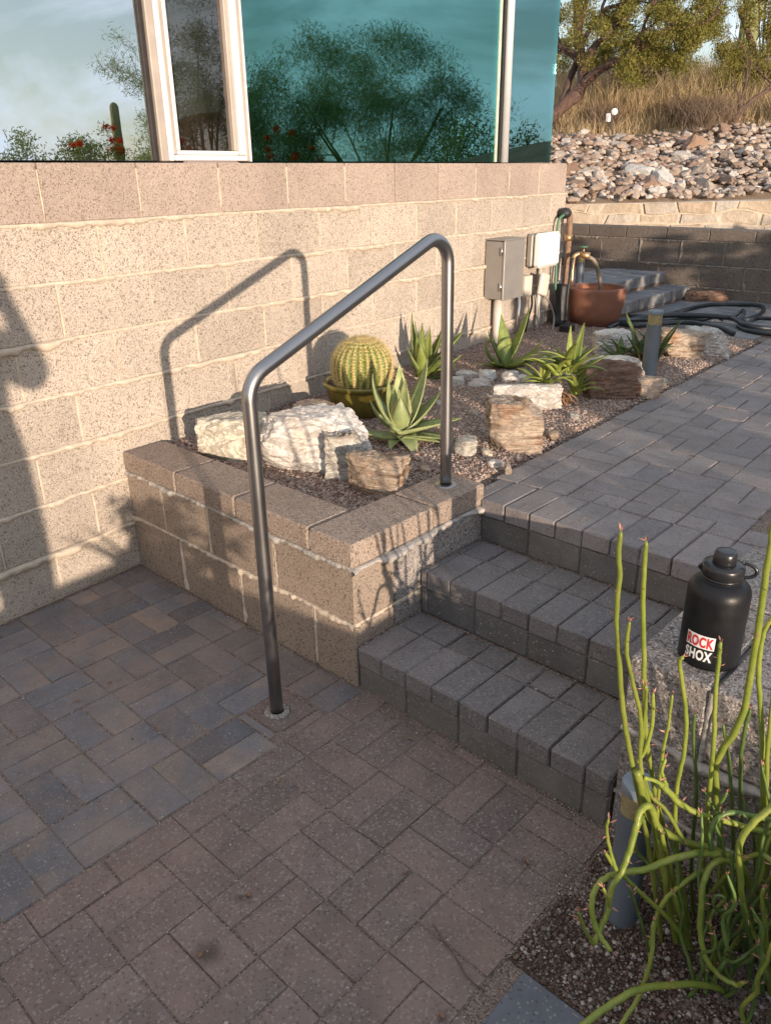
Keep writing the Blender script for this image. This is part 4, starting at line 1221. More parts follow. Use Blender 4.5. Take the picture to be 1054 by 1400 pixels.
# rubble on the slope above the stone wall: shared shapes, one object per rock
rub = []
for k in range(14):
    V, F = rock_shape(3, 200 + k, (1, random.uniform(.55, .9), random.uniform(.3, .6)), 4, 0, rough=0.05)
    me = make_mesh('rubble_rock', V, F, M['rubble']); rub.append(me)
rr = np.random.default_rng(21); placed = []
tries = 0
while len(placed) < 300 and tries < 20000:
    tries += 1
    px = rr.uniform(735, 1075); h = 9.42 + 2.55 * rr.random() ** 1.1
    r = (px - 527) / 1066 * h * 1.06
    s = float(np.clip(rr.lognormal(-2.55, 0.5), 0.04, 0.22))
    if px > 985 and h > 10.9 + 0.4 * rr.random(): continue
    pos = hr(h, r)
    if any((pos[0] - q[0]) ** 2 + (pos[1] - q[1]) ** 2 < (0.70 * (s + q[2])) ** 2 for q in placed): continue
    placed.append((pos[0], pos[1], s, h, r))
for k, (x, y, s, h, r) in enumerate(placed):
    z = hill_z(h + 0.10 * r * 0.6 - 0.06 * r, r) + s * 0.18
    o = inst('rubble_rock', rub[k % 14], None, (x, y, z), rr.uniform(0, 6.28), (rr.normal(0, .35) , rr.normal(0, .35) ), (s, s, s))
    tag(o, 'loose tan and grey rubble rock on the slope above the stone-faced wall', 'rock', 'rubble rocks on the slope')

# smaller rubble between them, one mesh
SR = MB()
for k in range(1500):
    px = rr.uniform(720, 1080); h = 9.22 + 2.9 * rr.random(); r = (px - 527) / 1066 * h * 1.06; p_ = hr(h, r); s = float(np.clip(rr.lognormal(-3.2, .4), .02, .08))
    V, F = ico(1); V = V * (1 + rr.uniform(-.3, .3, (len(V), 1))) * np.array([1, .8, .55]) * s; V = rotz(V, rr.uniform(0, 6.28))
    SR.add(V + np.array([p_[0], p_[1], hill_z(h + 0.04 * r, r) + s * .3]), F)
tag(SR.obj('rubble_chips', M['rubble_chip']), kind='stuff')

# fast meshes for scattered pieces
def fast_mesh(name, V, F, mat, smooth=False):
    V = np.ascontiguousarray(V, np.float32); F = np.ascontiguousarray(F, np.int32)
    me = bpy.data.meshes.new(name); nf, k = F.shape
    me.vertices.add(len(V)); me.vertices.foreach_set('co', V.ravel())
    me.loops.add(nf * k); me.loops.foreach_set('vertex_index', F.ravel())
    me.polygons.add(nf); me.polygons.foreach_set('loop_start', np.arange(0, nf * k, k, dtype=np.int32))
    me.polygons.foreach_set('loop_total', np.full(nf, k, np.int32))
    if smooth: me.polygons.foreach_set('use_smooth', np.ones(nf, bool))
    me.materials.append(mat); me.update(calc_edges=True); me.validate()
    return me
def fast_obj(name, V, F, mat, parent=None, origin=None):
    V = np.asarray(V, float)
    if origin is None: origin = np.array([*V.mean(0)[:2], V[:, 2].min()])
    return link(bpy.data.objects.new(name, fast_mesh(name, V - origin, F, mat)), parent, origin)
OCT_V = np.array([(1, 0, 0), (-1, 0, 0), (0, 1, 0), (0, -1, 0), (0, 0, 1), (0, 0, -1)], float)
OCT_F = np.array([(0, 2, 4), (2, 1, 4), (1, 3, 4), (3, 0, 4), (2, 0, 5), (1, 2, 5), (3, 1, 5), (0, 3, 5)])
def pebbles(P, S, flat=0.6):
    n = len(P)
    base = OCT_V[None] * (1 + rng.uniform(-.35, .35, (n, 6, 3))) + rng.uniform(-.25, .25, (n, 6, 3))
    base[:, :, 2] *= flat
    a = rng.uniform(0, 6.28, n); c, s = np.cos(a)[:, None], np.sin(a)[:, None]
    x = base[:, :, 0] * c - base[:, :, 1] * s; y = base[:, :, 0] * s + base[:, :, 1] * c
    V = np.stack([x, y, base[:, :, 2]], 2) * S[:, None, None] + P[:, None, :]
    F = OCT_F[None] + 6 * np.arange(n)[:, None, None]
    return V.reshape(-1, 3), F.reshape(-1, 3)
def bed_z(x, y):
    return 0.462 + 0.010 * mn.noise(Vector((x * 5, y * 5, 3))) + 0.005 * mn.noise(Vector((x * 14, y * 14, 7))) + bed_lift(x, y)
def path_edge(x): return 1.645 + (x - 2.385) * math.tan(RW)
def scatter_bed(name, n, xr, mat, smin, smax, f=None, lbl=None):
    P = []
    while len(P) < n:
        x = xr[0] + (xr[1] - xr[0]) * rng.random() ** 1.3
        lo = path_edge(x) + 0.004 if x > 2.19 else 1.742
        y = rng.uniform(lo, wall_y(x) - 0.005)
        if x > 5.75 and y > 1.95: continue
        if f and rng.random() > f(x, y): continue
        P.append((x, y, bed_z(x, y) + 0.001))
    P = np.array(P); S = np.clip(rng.lognormal(math.log((smin + smax) / 2), 0.4, n), smin, smax * 1.6)
    V, F = pebbles(P, S)
    o = fast_obj(name, V, F, M[mat]); tag(o, kind='stuff')
scatter_bed('gravel', 52000, (1.70, 6.0), 'gravel', 0.003, 0.0065, lambda x, y: 0.12 + 0.88 * min(1, max(0, (x - 1.9) / 0.9)) * (0.35 + 0.65 * (y < path_edge(x) + 0.75)))
scatter_bed('bark_mulch', 17000, (1.70, 3.0), 'bark_gravel', 0.003, 0.0075, lambda x, y: max(0.0, 1 - (x - 1.7) / 1.0))
# gravel and mulch round the pencil plant
n = 15000
P_ = np.stack([rng.uniform(1.03, 1.52, n), rng.uniform(-0.7, 0.61, n), np.zeros(n)], 1)
P_[:, 2] = [0.002 + 0.008 * mn.noise(Vector((x * 5, y * 5, 3))) + 0.004 * mn.noise(Vector((x * 14, y * 14, 7))) for x, y, _ in P_]
V, F = pebbles(P_, np.clip(rng.lognormal(math.log(0.0036), 0.4, n), 0.002, 0.009))
tag(fast_obj('mulch_gravel', V, F, M['dark_gravel']), kind='stuff')
# grit on the paving: in the joints, along the walls and in the corner by the soil
G_ = []
def grit_line(x0, y0, x1, y1, z, n, w):
    t = rng.random(n); G_.extend(np.stack([x0 + (x1 - x0) * t + rng.normal(0, w, n), y0 + (y1 - y0) * t + rng.normal(0, w, n), np.full(n, z)], 1).tolist())
for i in range(-6, 3):
    x = 1.26 + 0.1 * i * 2
    grit_line(x, 1.42, x, 0.45, -0.001, 220, 0.0022)
for j in range(-3, 3): grit_line(0.2, 1.02 + 0.2 * j, 1.5, 1.02 + 0.2 * j, -0.001, 300, 0.0022)
for i in range(-4, 3): grit_line(0.93 + P * i, 1.522, 0.93 + P * i, 2.8, -0.001, 170, 0.002)
for j in range(0, 6): grit_line(0.3, 1.522 + P * j, 1.49, 1.522 + P * j, -0.001, 180, 0.002)
grit_line(1.488, 1.60, 1.488, 2.80, 0.001, 900, 0.007); grit_line(0.6, wall_y(0.6) - 0.012, 1.49, wall_y(1.49) - 0.012, 0.001, 400, 0.006)
grit_line(1.488, 1.5, 1.488, 0.68, 0.001, 700, 0.008); grit_line(1.40, 0.78, 1.48, 0.68, 0.001, 900, 0.04); grit_line(1.02, 0.62, 1.5, 0.66, 0.001, 900, 0.022)
for (u, yl, z) in [(1.815, 1.54, 0.157), (2.162, 1.55, 0.314)]: grit_line(u - 0.006, yl, u - 0.006, 0.68, z, 420, 0.004)
grit_line(1.52, 1.543, 1.81, 1.548, 0.157, 300, 0.006); grit_line(1.84, 1.552, 2.15, 1.556, 0.314, 300, 0.006)
for x, y, z in [(1.0, 0.9, 0.001)]:
    grit_line(0.1, 0.6, 1.4, 1.4, z, 0, 0.1)
for si, (u0, zt, yl) in enumerate([(1.5, 0.157, 1.545), (1.822, 0.3135, 1.553), (2.168, 0.470, 1.6)]):
    if si < 2: grit_line(u0 + 0.2, yl, u0 + 0.2, 0.66, zt - 0.001, 260, 0.002)
    for q in range(9): grit_line(u0 + (0.1 if si < 2 else .02), yl - 0.1037 * q - (.028 if si == 1 else 0), u0 + 0.31, yl - 0.1037 * q - (.028 if si == 1 else 0), zt - 0.001, 34, 0.0018)
n = 1500; G_.extend(np.stack([rng.uniform(0.2, 1.49, n), rng.uniform(0.45, 2.8, n), np.full(n, 0.001)], 1).tolist())
n = 1800; xs = rng.uniform(2.4, 5.0, n); G_.extend(np.stack([xs, path_edge(xs) - rng.exponential(0.08, n), np.full(n, 0.470)], 1).tolist())
for k in range(10):
    x0 = 2.5 + 0.205 * k; grit_line(x0, 0.8, x0 - 0.03, 1.62, 0.468, 150, 0.002)
for k in range(5): grit_line(2.4, 1.34 - 0.205 * k + 0.205, 4.6, 1.34 - 0.205 * k + 0.205 + 2.2 * math.tan(RW), 0.468, 300, 0.002)
P_ = np.array(G_); V, F = pebbles(P_, np.clip(rng.lognormal(math.log(0.0016), 0.45, len(P_)), 0.0008, 0.0048))
tag(fast_obj('grit', V, F, M['grit']), kind='stuff')

# ================================================================== POTS
def pos_px(px, py, z): return atz(px, py, z)
op = pos_px(496, 577, 0.475) + np.array([*(FW * 0.14), 0])
ow = 106 * depth_of(op) / F_PX / 2
opot = tag(empty('olive_pot', op), 'olive green glazed bowl pot holding the barrel cactus', 'plant pot')
R_ = ow
V, F = lathe([(R_ * 0.55, 0.0), (R_ * 0.62, 0.004), (R_ * 0.80, 0.06), (R_ * 0.91, 0.115), (R_ * 0.93, 0.140), (R_ * 0.945, 0.148), (R_ * 1.0, 0.152), (R_ * 1.015, 0.163), (R_ * 1.0, 0.172), (R_ * 0.94, 0.173), (R_ * 0.90, 0.165), (R_ * 0.88, 0.13)], 56, op, False)
obj('bowl', V, F, M['glaze'], opot, True)
V, F = lathe([(0.001, 0.150), (R_ * 0.3, 0.152), (R_ * 0.89, 0.147)], 40, op, False)
obj('soil', V, F, M['dark_soil'], opot)
a = rng.uniform(0, 6.28, 1100); q = R_ * 0.87 * np.sqrt(rng.random(1100))
V, F = pebbles(np.stack([op[0] + q * np.cos(a), op[1] + q * np.sin(a), np.full(1100, op[2] + 0.153)], 1), rng.uniform(0.003, 0.006, 1100))
tag(fast_obj('pot_gravel', V, F, M['dark_gravel'], opot), kind='stuff')

# barrel cactus
cc = op + np.array([*(-RT * 0.0), 0.140]); CR = R_ * 0.735; CHT = CR * 1.66
cact = tag(empty('barrel_cactus', cc), 'round golden barrel cactus in the olive bowl', 'cactus')
NR = 26
def cactus_pt(th, ph):
    """ph 0 = bottom, 1 = top"""
    rib = abs(math.cos(NR * th / 2)) ** 0.8
    prof = math.sin(math.pi * min(1, 0.12 + 0.88 * ph) ** 1.0) ** 0.55 if ph < 0.999 else 0.0
    x = ph
    rad = CR * (max(0.0, 1 - ((x - 0.42) / 0.58) ** 2.15)) ** 0.5 if x > 0.42 else CR * (0.86 + 0.14 * math.sin(x / 0.42 * math.pi / 2))
    z = CHT * x - 0.006 * math.exp(-((rad / CR) / 0.25) ** 2) * (1 if x > 0.6 else 0)
    rad *= 1 - 0.115 * (1 - rib) * min(1, (rad / CR) * 1.3)
    return np.array([rad * math.cos(th), rad * math.sin(th), z])
V = []; F = []; nth = NR * 8; nph = 30
for i in range(nph + 1):
    for j in range(nth): V.append(cc + cactus_pt(2 * math.pi * j / nth, 1 - (1 - i / nph) ** 1.6))
for i in range(nph):
    for j in range(nth):
        k = (j + 1) % nth; F.append([i * nth + j, i * nth + k, (i + 1) * nth + k, (i + 1) * nth + j])
obj('cactus_body', V, F, M['cactus'], cact, True)
SV = []; SF = []
def spine(p0, d, L, w):
    d = d / np.linalg.norm(d); a = np.cross(d, [0.3, 0.5, 0.8]); a /= np.linalg.norm(a); b = np.cross(d, a)
    n = len(SV)
    SV.extend([p0 + a * w, p0 - a * w * 0.5 + b * w * 0.87, p0 - a * w * 0.5 - b * w * 0.87, p0 + d * L])
    SF.extend([[n, n + 1, n + 3], [n + 1, n + 2, n + 3], [n + 2, n, n + 3]])
for rb in range(NR):
    th = 2 * math.pi * rb / NR
    for k in range(17):
        ph = 0.06 + 0.93 * k / 16
        p0 = cactus_pt(th, ph); pu = cactus_pt(th, min(1, ph + 0.01)); nrm = np.cross(np.cross(pu - p0 + 1e-6, [-math.sin(th), math.cos(th), 0]), [0, 0, 1e-6])
        out = np.array([math.cos(th), math.sin(th), 0]); up = (pu - p0) / (np.linalg.norm(pu - p0) + 1e-9)
        side = np.array([-math.sin(th), math.cos(th), 0]); n_ = np.cross(side, up); n_ = n_ if n_ @ out + n_[2] * 0.5 > 0 else -n_
        for q_ in range(7):
            a = 2 * math.pi * q_ / 7 + random.uniform(-.3, .3)
            d = n_ * random.uniform(0.35, 0.9) + (side * math.cos(a) + up * math.sin(a)) * 0.95
            spine(cc + p0, d, random.uniform(0.020, 0.038) * (1.1 if ph > 0.8 else 1), 0.0015)
        spine(cc + p0, n_, 0.028, 0.0015)
for k in range(1100):
    a = random.uniform(0, 6.28); q_ = CR * 0.36 * math.sqrt(random.random())
    p0 = cc + np.array([q_ * math.cos(a), q_ * math.sin(a), CHT * (1.0 - 0.2 * (q_ / CR) ** 2) - 0.012])
    spine(p0, np.array([math.cos(a) * random.uniform(0, .9), math.sin(a) * random.uniform(0, .9), 1.0]) + rng.normal(0, .25, 3), random.uniform(0.014, 0.026), 0.0014)
o = fast_obj('spines', np.array(SV), np.array(SF), M['spine'], cact); tag(o, kind='stuff')

# terracotta pot
tp = pos_px(818, 449, 0.475); tp[:2] += FW * 0.17
tw = 80 * depth_of(tp) / F_PX / 2
th_ = at(818, 391, FW @ tp[:2])[2] - 0.475
tpot = tag(empty('terracotta_pot', tp), 'big round terracotta pot below the hose tap', 'plant pot')
R_ = tw
V, F = lathe([(R_ * 0.68, 0), (R_ * 0.74, 0.006), (R_ * 0.88, th_ * 0.28), (R_ * 0.97, th_ * 0.6), (R_ * 0.99, th_ * 0.88), (R_, th_ * 0.955), (R_ * 0.985, th_ * 0.99), (R_ * 0.95, th_), (R_ * 0.915, th_ * 0.985), (R_ * 0.905, th_ * 0.93)], 56, tp, False)
obj('pot_body', V, F, M['terracotta'], tpot, True)
V, F = lathe([(R_ * 0.904, th_ * 0.929), (R_ * 0.86, th_ * 0.6), (R_ * 0.84, th_ * 0.55)], 56, tp, False)
obj('pot_inside', V, F[::1], M['terracotta_in'], tpot, True)
V, F = lathe([(0.001, th_ * 0.57), (R_ * 0.85, th_ * 0.565)], 40, tp, False); obj('soil', V, F, M['dark_soil'], tpot)

# ================================================================== PATH LIGHTS
def bollard(p, r, hgt, label, seed=0):
    p = np.array(p); b = tag(empty('path_light', p), label, 'path light', 'path lights')
    zl0, zl1 = hgt * 0.80, hgt * 0.945
    V, F = lathe([(r * 1.04, -0.03), (r * 1.04, 0.012), (r, 0.014), (r, zl0 - 0.004), (r * 0.97, zl0)], 32, p); obj('post', V, F, M['bollard'], b, True)
    V, F = lathe([(r * 0.93, zl0 + 0.0005), (r * 0.93, zl1)], 32, p); obj('lens', V, F, M['lens'], b, True)
    V, F = lathe([(r * 1.0, zl1 + 0.0005), (r * 1.02, zl1 + 0.003), (r * 1.02, hgt - 0.004), (r * 0.97, hgt)], 32, p); obj('cap', V, F, M['bollard_top'], b, True)
    for q in b.children:
        try: q.data.set_sharp_from_angle(angle=math.radians(40))
        except Exception: pass
    V, F = lathe([(r * 0.18, zl0 + 0.001), (r * 0.18, zl1 - 0.001)], 12, p); obj('bulb', V, F, M['white_plastic'], b, True)
    return b
bp = pos_px(888, 517, 0.465); bp[:2] += FW * 0.03
bollard(bp, 19.5 * depth_of(bp) / F_PX / 2, at(893, 424, FW @ bp[:2])[2] - 0.465, 'blue-grey path light beside the aloe in the planting bed')
bp = pos_px(853, 1268, 0.0); bp[:2] += FW * 0.03
bollard(bp, 43 * depth_of(bp) / F_PX / 2, at(868, 1070, FW @ bp[:2])[2], 'blue path light half hidden by the pencil plant stems')
bp = at(792, 384, 6.75); bp[2] = 0.585
bollard(bp, 0.034, 0.36, 'small path light showing behind the terracotta pot')

# ================================================================== BOTTLE
bc = pos_px(974, 908, 0.5245); bc[:2] += FW * 0.03
br = 79 * depth_of(bc) / F_PX / 2
bh_ = at(987, 753, FW @ bc[:2])[2] - 0.5245
bot = tag(empty('water_bottle', bc), 'big matt black water bottle with a sticker standing on the block pier', 'bottle')
V, F = lathe([(br * 0.90, 0), (br * 0.975, 0.003), (br, 0.010), (br, bh_ * 0.025), (br * 0.99, bh_ * 0.03), (br, bh_ * 0.035), (br, bh_ * 0.63), (br * 0.985, bh_ * 0.665), (br * 0.93, bh_ * 0.70), (br * 0.80, bh_ * 0.735), (br * 0.66, bh_ * 0.75), (br * 0.60, bh_ * 0.757), (br * 0.585, bh_ * 0.775)], 64, bc); obj('body', V, F, M['bottle'], bot, True)
V, F = lathe([(br * 0.62, bh_ * 0.768), (br * 0.65, bh_ * 0.772), (br * 0.65, bh_ * 0.788), (br * 0.60, bh_ * 0.79)], 48, bc); obj('collar', V, F, M['bottle_lid'], bot, True)
V, F = lathe([(br * 0.60, bh_ * 0.791), (br * 0.66, bh_ * 0.797), (br * 0.67, bh_ * 0.80), (br * 0.67, bh_ * 0.865), (br * 0.64, bh_ * 0.885), (br * 0.45, bh_ * 0.893), (br * 0.34, bh_ * 0.895)], 48, bc); obj('lid', V, F, M['bottle_lid'], bot, True)
def knurl(j): return 1 + 0.035 * math.cos(j * 2 * math.pi / 4)
V, F = lathe([(br * 0.36, bh_ * 0.896), (br * 0.37, bh_ * 0.90), (br * 0.35, bh_ * 0.98), (br * 0.31, bh_ * 0.998), (br * 0.2, bh_)], 64, bc)
obj('spout_cap', V, F, M['bottle_lid'], bot, True)
toc = -np.array([*bc[:2], 0]); toc /= np.linalg.norm(toc); rt = np.array([-toc[1], toc[0], 0])
loop = []
for k in range(15):
    a = math.pi * (k / 14); loop.append(bc + rt * br * (0.60 + 0.40 * math.sin(a)) + np.array([0, 0, bh_ * (0.80 + 0.055 - 0.062 * math.cos(a))]))
V, F = tube(smooth_path(loop, 24), 0.0042, 8); obj('carry_loop', V, F, M['bottle_lid'], bot, True)
loop = [bc - rt * br * (0.62 + 0.1 * math.sin(math.pi * k / 8)) + np.array([0, 0, bh_ * (0.80 + 0.05 * k / 8)]) for k in range(9)]
V, F = tube(loop, 0.004, 8); obj('carry_loop', V, F, M['bottle_lid'], bot, True)
def on_bottle(x, z, r):
    """x = arc length to the picture right of the side facing the path, z = height"""
    a = x / br; return bc + (toc * math.cos(a) + rt * math.sin(a)) * r + np.array([0, 0, z])
ST0, ST1 = -0.80 * br, 0.16 * br; zz0 = at(968, 916, FW @ bc[:2] - br * 0.8)[2] - bc[2]; zz0 = max(0.015, zz0) + 0.010
row = 0.0325
def patch(x0, x1, z0, z1, r, mat, nm):
    n = 16; V = []; F = []
    for rr2 in (r, r + 0.0003):
        for i in range(n + 1):
            x = x0 + (x1 - x0) * i / n; V += [on_bottle(x, z0, rr2), on_bottle(x, z1, rr2)]
    m_ = 2 * (n + 1)
    for i in range(n):
        a = 2 * i; F += [[m_ + a, m_ + a + 2, m_ + a + 3, m_ + a + 1], [a, m_ + a, m_ + a + 1, a + 1][::-1] if i == 0 else [a, a + 2, m_ + a + 2, m_ + a]]
    return obj(nm, V, F, mat, bot)
stk = patch(ST0, ST1, zz0 + row, zz0 + row * 2.02, br + 0.0004, M['st_white'], 'sticker')
stk2 = patch(ST0, ST1, zz0 - 0.002, zz0 + row - 0.0005, br + 0.0004, M['st_black'], 'sticker')
def letters(txt, x0, x1, z0, z1, mat, parent):
    cu = bpy.data.curves.new('lettering', 'FONT'); cu.body = txt; cu.size = 1.0; cu.offset = 0.04; cu.resolution_u = 4; cu.space_character = 1.12
    to = bpy.data.objects.new('lettering', cu); COL.objects.link(to)
    bpy.context.view_layer.update()
    me = bpy.data.meshes.new_from_object(to.evaluated_get(bpy.context.evaluated_depsgraph_get()))
    bpy.data.objects.remove(to)
    bm = bmesh.new(); bm.from_mesh(me)
    bmesh.ops.triangulate(bm, faces=bm.faces[:])
    bmesh.ops.subdivide_edges(bm, edges=[e for e in bm.edges if e.calc_length() > 0.12], cuts=2, use_grid_fill=True)
    bmesh.ops.triangulate(bm, faces=bm.faces[:])
    Vt = np.array([v.co[:] for v in bm.verts]); Ft = [[v.index for v in f.verts] for f in bm.faces]; bm.free()
    lo, hi = Vt.min(0), Vt.max(0)
    W_ = [on_bottle(x0 + (x1 - x0) * (v[0] - lo[0]) / (hi[0] - lo[0]), z0 + (z1 - z0) * (v[1] - lo[1]) / (hi[1] - lo[1]), br + 0.0013) for v in Vt]
    obj('lettering', W_, Ft, mat, parent)
letters('ROCK', ST0 + 0.002, ST1 - 0.002, zz0 + row + 0.0025, zz0 + row * 2.02 - 0.003, M['st_red'], stk)
letters('SHOX', ST0 + 0.002, ST1 - 0.002, zz0 + 0.001, zz0 + row - 0.0045, M['st_white'], stk2)

# ================================================================== BOXES, PIPES AND HOSES ON THE WALL
eb = tag(empty('electrical_box', wallp(4.65, 0.08, 0.80)), 'grey metal electrical box with hinges on the block wall', 'electrical box')
wp = lambda *a, **k: wpart(*a, **k)
EB0, EB1, EO = 4.55, 4.80, 0.135
wp('cabinet', eb, EB0, EB1, 0.006, EO, 0.805, 1.165, 'galv', 0.002)
wp('door', eb, EB0 - 0.004, EB1 + 0.004, EO + 0.001, EO + 0.016, 0.80, 1.17, 'galv', 0.003)
wp('top_lip', eb, EB0 - 0.006, EB1 + 0.006, 0.004, EO + 0.02, 1.1702, 1.178, 'galv', 0.002)
for z in (0.86, 1.08):
    V, F = tube([wallp(EB0 - 0.006, EO - 0.006, z), wallp(EB0 - 0.006, EO - 0.006, z + 0.05)], 0.006, 10); obj('hinge', V, F, M['chrome'], eb, True)
V, F = tube([wallp(4.66, 0.05, 0.43), wallp(4.66, 0.05, 0.804)], 0.030, 18); tag(obj('conduit', V, F, M['pvc'], None, True), 'thick pale plastic conduit below the grey electrical box', 'pipe')
cb_ = tag(empty('timer_box', wallp(5.22, 0.08, 0.95)), 'white plastic timer box with rounded cover on the wall', 'timer box')
wp('back_box', cb_, 5.09, 5.37, 0.004, 0.055, 0.955, 1.175, 'galv', 0.012)
wp('cover', cb_, 5.085, 5.375, 0.056, 0.125, 0.95, 1.18, 'white_plastic', 0.02)
wp('latch', cb_, 5.376, 5.384, 0.06, 0.09, 1.04, 1.08, 'white_plastic', 0.002)
ob_ = tag(empty('outlet_box', wallp(5.05, 0.04, 0.77)), 'small grey outlet box with a tilted tan cover below the white box', 'outlet box')
wp('back_box', ob_, 4.99, 5.09, 0.004, 0.07, 0.765, 0.905, 'tan_plastic', 0.006)
V, F = chamfer_box(0.11, 0.03, 0.15, 0.008); V = np.stack([V[:, 0] * math.cos(.25) + V[:, 2] * math.sin(.25), V[:, 1], -V[:, 0] * math.sin(.25) + V[:, 2] * math.cos(.25)], 1)
V = rotz(V, WA) + wallp(5.14, 0.12, 0.765); obj('cover', V, F, M['tan_plastic'], ob_)
for i, (s, r, z0, z1, mt, lb) in enumerate([(4.985, 0.012, 0.45, 0.80, 'chrome', 'thin steel conduit below the small outlet box'), (5.27, 0.014, 0.45, 0.955, 'pvc', 'thin grey conduit below the white timer box')]):
    V, F = tube([wallp(s, 0.03, z0), wallp(s, 0.03, z1)], r, 12); tag(obj('conduit', V, F, M[mt], None, True), lb, 'pipe')
for i, pts in enumerate([[(5.12, 0.05, 0.78), (5.08, 0.08, 0.70), (5.05, 0.07, 0.60), (5.05, 0.05, 0.46)], [(5.22, 0.06, 0.78), (5.30, 0.10, 0.70), (5.36, 0.12, 0.58), (5.30, 0.14, 0.47)], [(5.15, 0.06, 0.77), (5.14, 0.09, 0.66), (5.17, 0.07, 0.46)]]):
    V, F = tube(smooth_path([wallp(*q) for q in pts], 24), 0.0075, 8)
    tag(obj('cable', V, F, M['galv' if i else 'hose'], None, True), ['dark cable looping down left of the outlet box', 'grey cable bowing outwards below the outlet box', 'grey cable hanging straight below the outlet box'][i], 'cable')

def pp(*pts): return [at(x, y, h) for x, y, h in pts]
wpz = tag(empty('water_pipe', at(770, 443, 6.0)), 'rusty water pipe with brass tap and black insulation at the house corner', 'water pipe')
V, F = tube(smooth_path(pp((779, 292, 6.05), (778, 318, 6.05), (776, 345, 6.05), (773, 372, 6.03), (768, 442, 6.0)), 24), 0.022, 14); obj('riser', V, F, M['rust'], wpz, True)
V, F = tube(pp((777, 320, 6.05), (776.5, 329, 6.05)), 0.03, 14); obj('coupling', V, F, M['brass'], wpz, True)
V, F = tube(smooth_path(pp((769, 388, 5.98), (766, 415, 5.97), (763, 446, 5.95)), 12), 0.052, 16); obj('insulation', V, F, M['black_rubber'], wpz, True)
V, F = tube(smooth_path(pp((781, 388, 5.9), (783, 360, 5.92), (786, 349, 5.94), (796, 346, 5.94)), 14), 0.016, 12); obj('tap_pipe', V, F, M['brass'], wpz, True)
V, F = tube(pp((793, 347, 5.94), (806, 350, 5.92)), [0.02, 0.026], 12); obj('tap_body', V, F, M['brass'], wpz, True)
V, F = tube(pp((798, 346, 5.94), (798, 338, 5.94)), 0.006, 8); hdl = obj('tap_handle', V, F, M['brass'], wpz, True)
V, F = lathe([(0.004, -0.006), (0.03, -0.004), (0.032, 0.002), (0.004, 0.006)], 14, at(798, 337, 5.94)); obj('handle_wheel', V, F, M['green_hose'], hdl, True)
V, F = ico(2); V = V * np.array([0.052, 0.052, 0.04]) + at(772, 291, 6.05); obj('vent_cap', V, F, M['black_rubber'], wpz, True)
V, F = tube(smooth_path(pp((771, 293, 6.0), (764, 301, 5.98), (761, 325, 5.97), (760, 370, 5.96), (759, 396, 5.95)), 24), 0.010, 10)
tag(obj('hose', V, F, M['green_hose'], None, True), 'thin green hose hanging down beside the rusty water pipe', 'hose')
V, F = tube(smooth_path(pp((805, 351, 5.92), (812, 356, 5.92), (817, 368, 5.94), (820, 384, 5.98), (821, 398, 6.0)), 24), 0.015, 10)
tag(obj('hose', V, F, M['tan_hose'], None, True), 'tan hose running from the tap into the terracotta pot', 'hose')
V, F = tube(smooth_path(pp((783, 352, 5.86), (780, 375, 5.85), (776, 400, 5.84), (773, 440, 5.84)), 24), 0.011, 10)
tag(obj('hose', V, F, M['black_rubber'], None, True), 'black braided hose hanging left of the tap', 'hose')
V, F = boxat(-0.05, 0.05, -0.04, 0.04, 0, 0.07, 0.008); V2 = V + np.array([*at(775, 447, 5.75)[:2], 0.475]); tag(obj('valve_box', V2, F, M['black_rubber']), 'small black valve box on the soil beside the terracotta pot', 'valve')
def z8(pts, z, zj=0.0): return [atz(850 + x * .1936, 340 + y * .1936, z + (zz if zz else 0)) for x, y, zz in pts]
HZ = 0.490
hoses = [
 ([(40, 470, 0), (200, 478, 0), (330, 462, 0), (450, 428, 0), (620, 395, 0), (800, 392, 0), (950, 398, .01), (1003, 422, .01), (975, 462, 0), (900, 490, 0), (830, 500, 0)], 0.017, 'dark hose in a wide loop on the landing in front of the end wall'),
 ([(60, 500, 0), (250, 475, .02), (420, 466, .03), (560, 470, .03), (700, 480, .03), (790, 492, .03), (870, 535, .03), (980, 556, .02), (1150, 570, 0)], 0.020, 'thick black hose running towards the walkway edge'),
 ([(820, 545, 0), (890, 575, 0), (1000, 595, 0), (1150, 612, 0)], 0.017, 'short dark hose nearest the walkway'),
 ([(770, 480, .02), (815, 462, .03), (855, 432, .035), (862, 462, .03), (840, 495, .02), (900, 500, .02), (960, 488, 0), (1100, 492, 0)], 0.014, 'kinked dark hose crossing the other hoses'),
 ([(-100, 560, 0), (-20, 530, .01), (100, 540, .02), (300, 525, .01), (480, 520, .02), (620, 545, .02), (700, 560, .02), (790, 600, 0)], 0.019, 'black hose lying behind the white rocks'),
 ([(-120, 520, 0), (0, 505, .01), (140, 500, 0), (300, 505, 0), (440, 490, 0), (560, 500, 0), (660, 480, .02), (720, 500, 0)], 0.015, 'dark hose trailing out from behind the terracotta pot'),
]
for pts, r, lb in hoses:
    V, F = tube(smooth_path(z8(pts, HZ), 70), r, 12); tag(obj('hose', V, F, M['hose'], None, True), lb, 'hose')

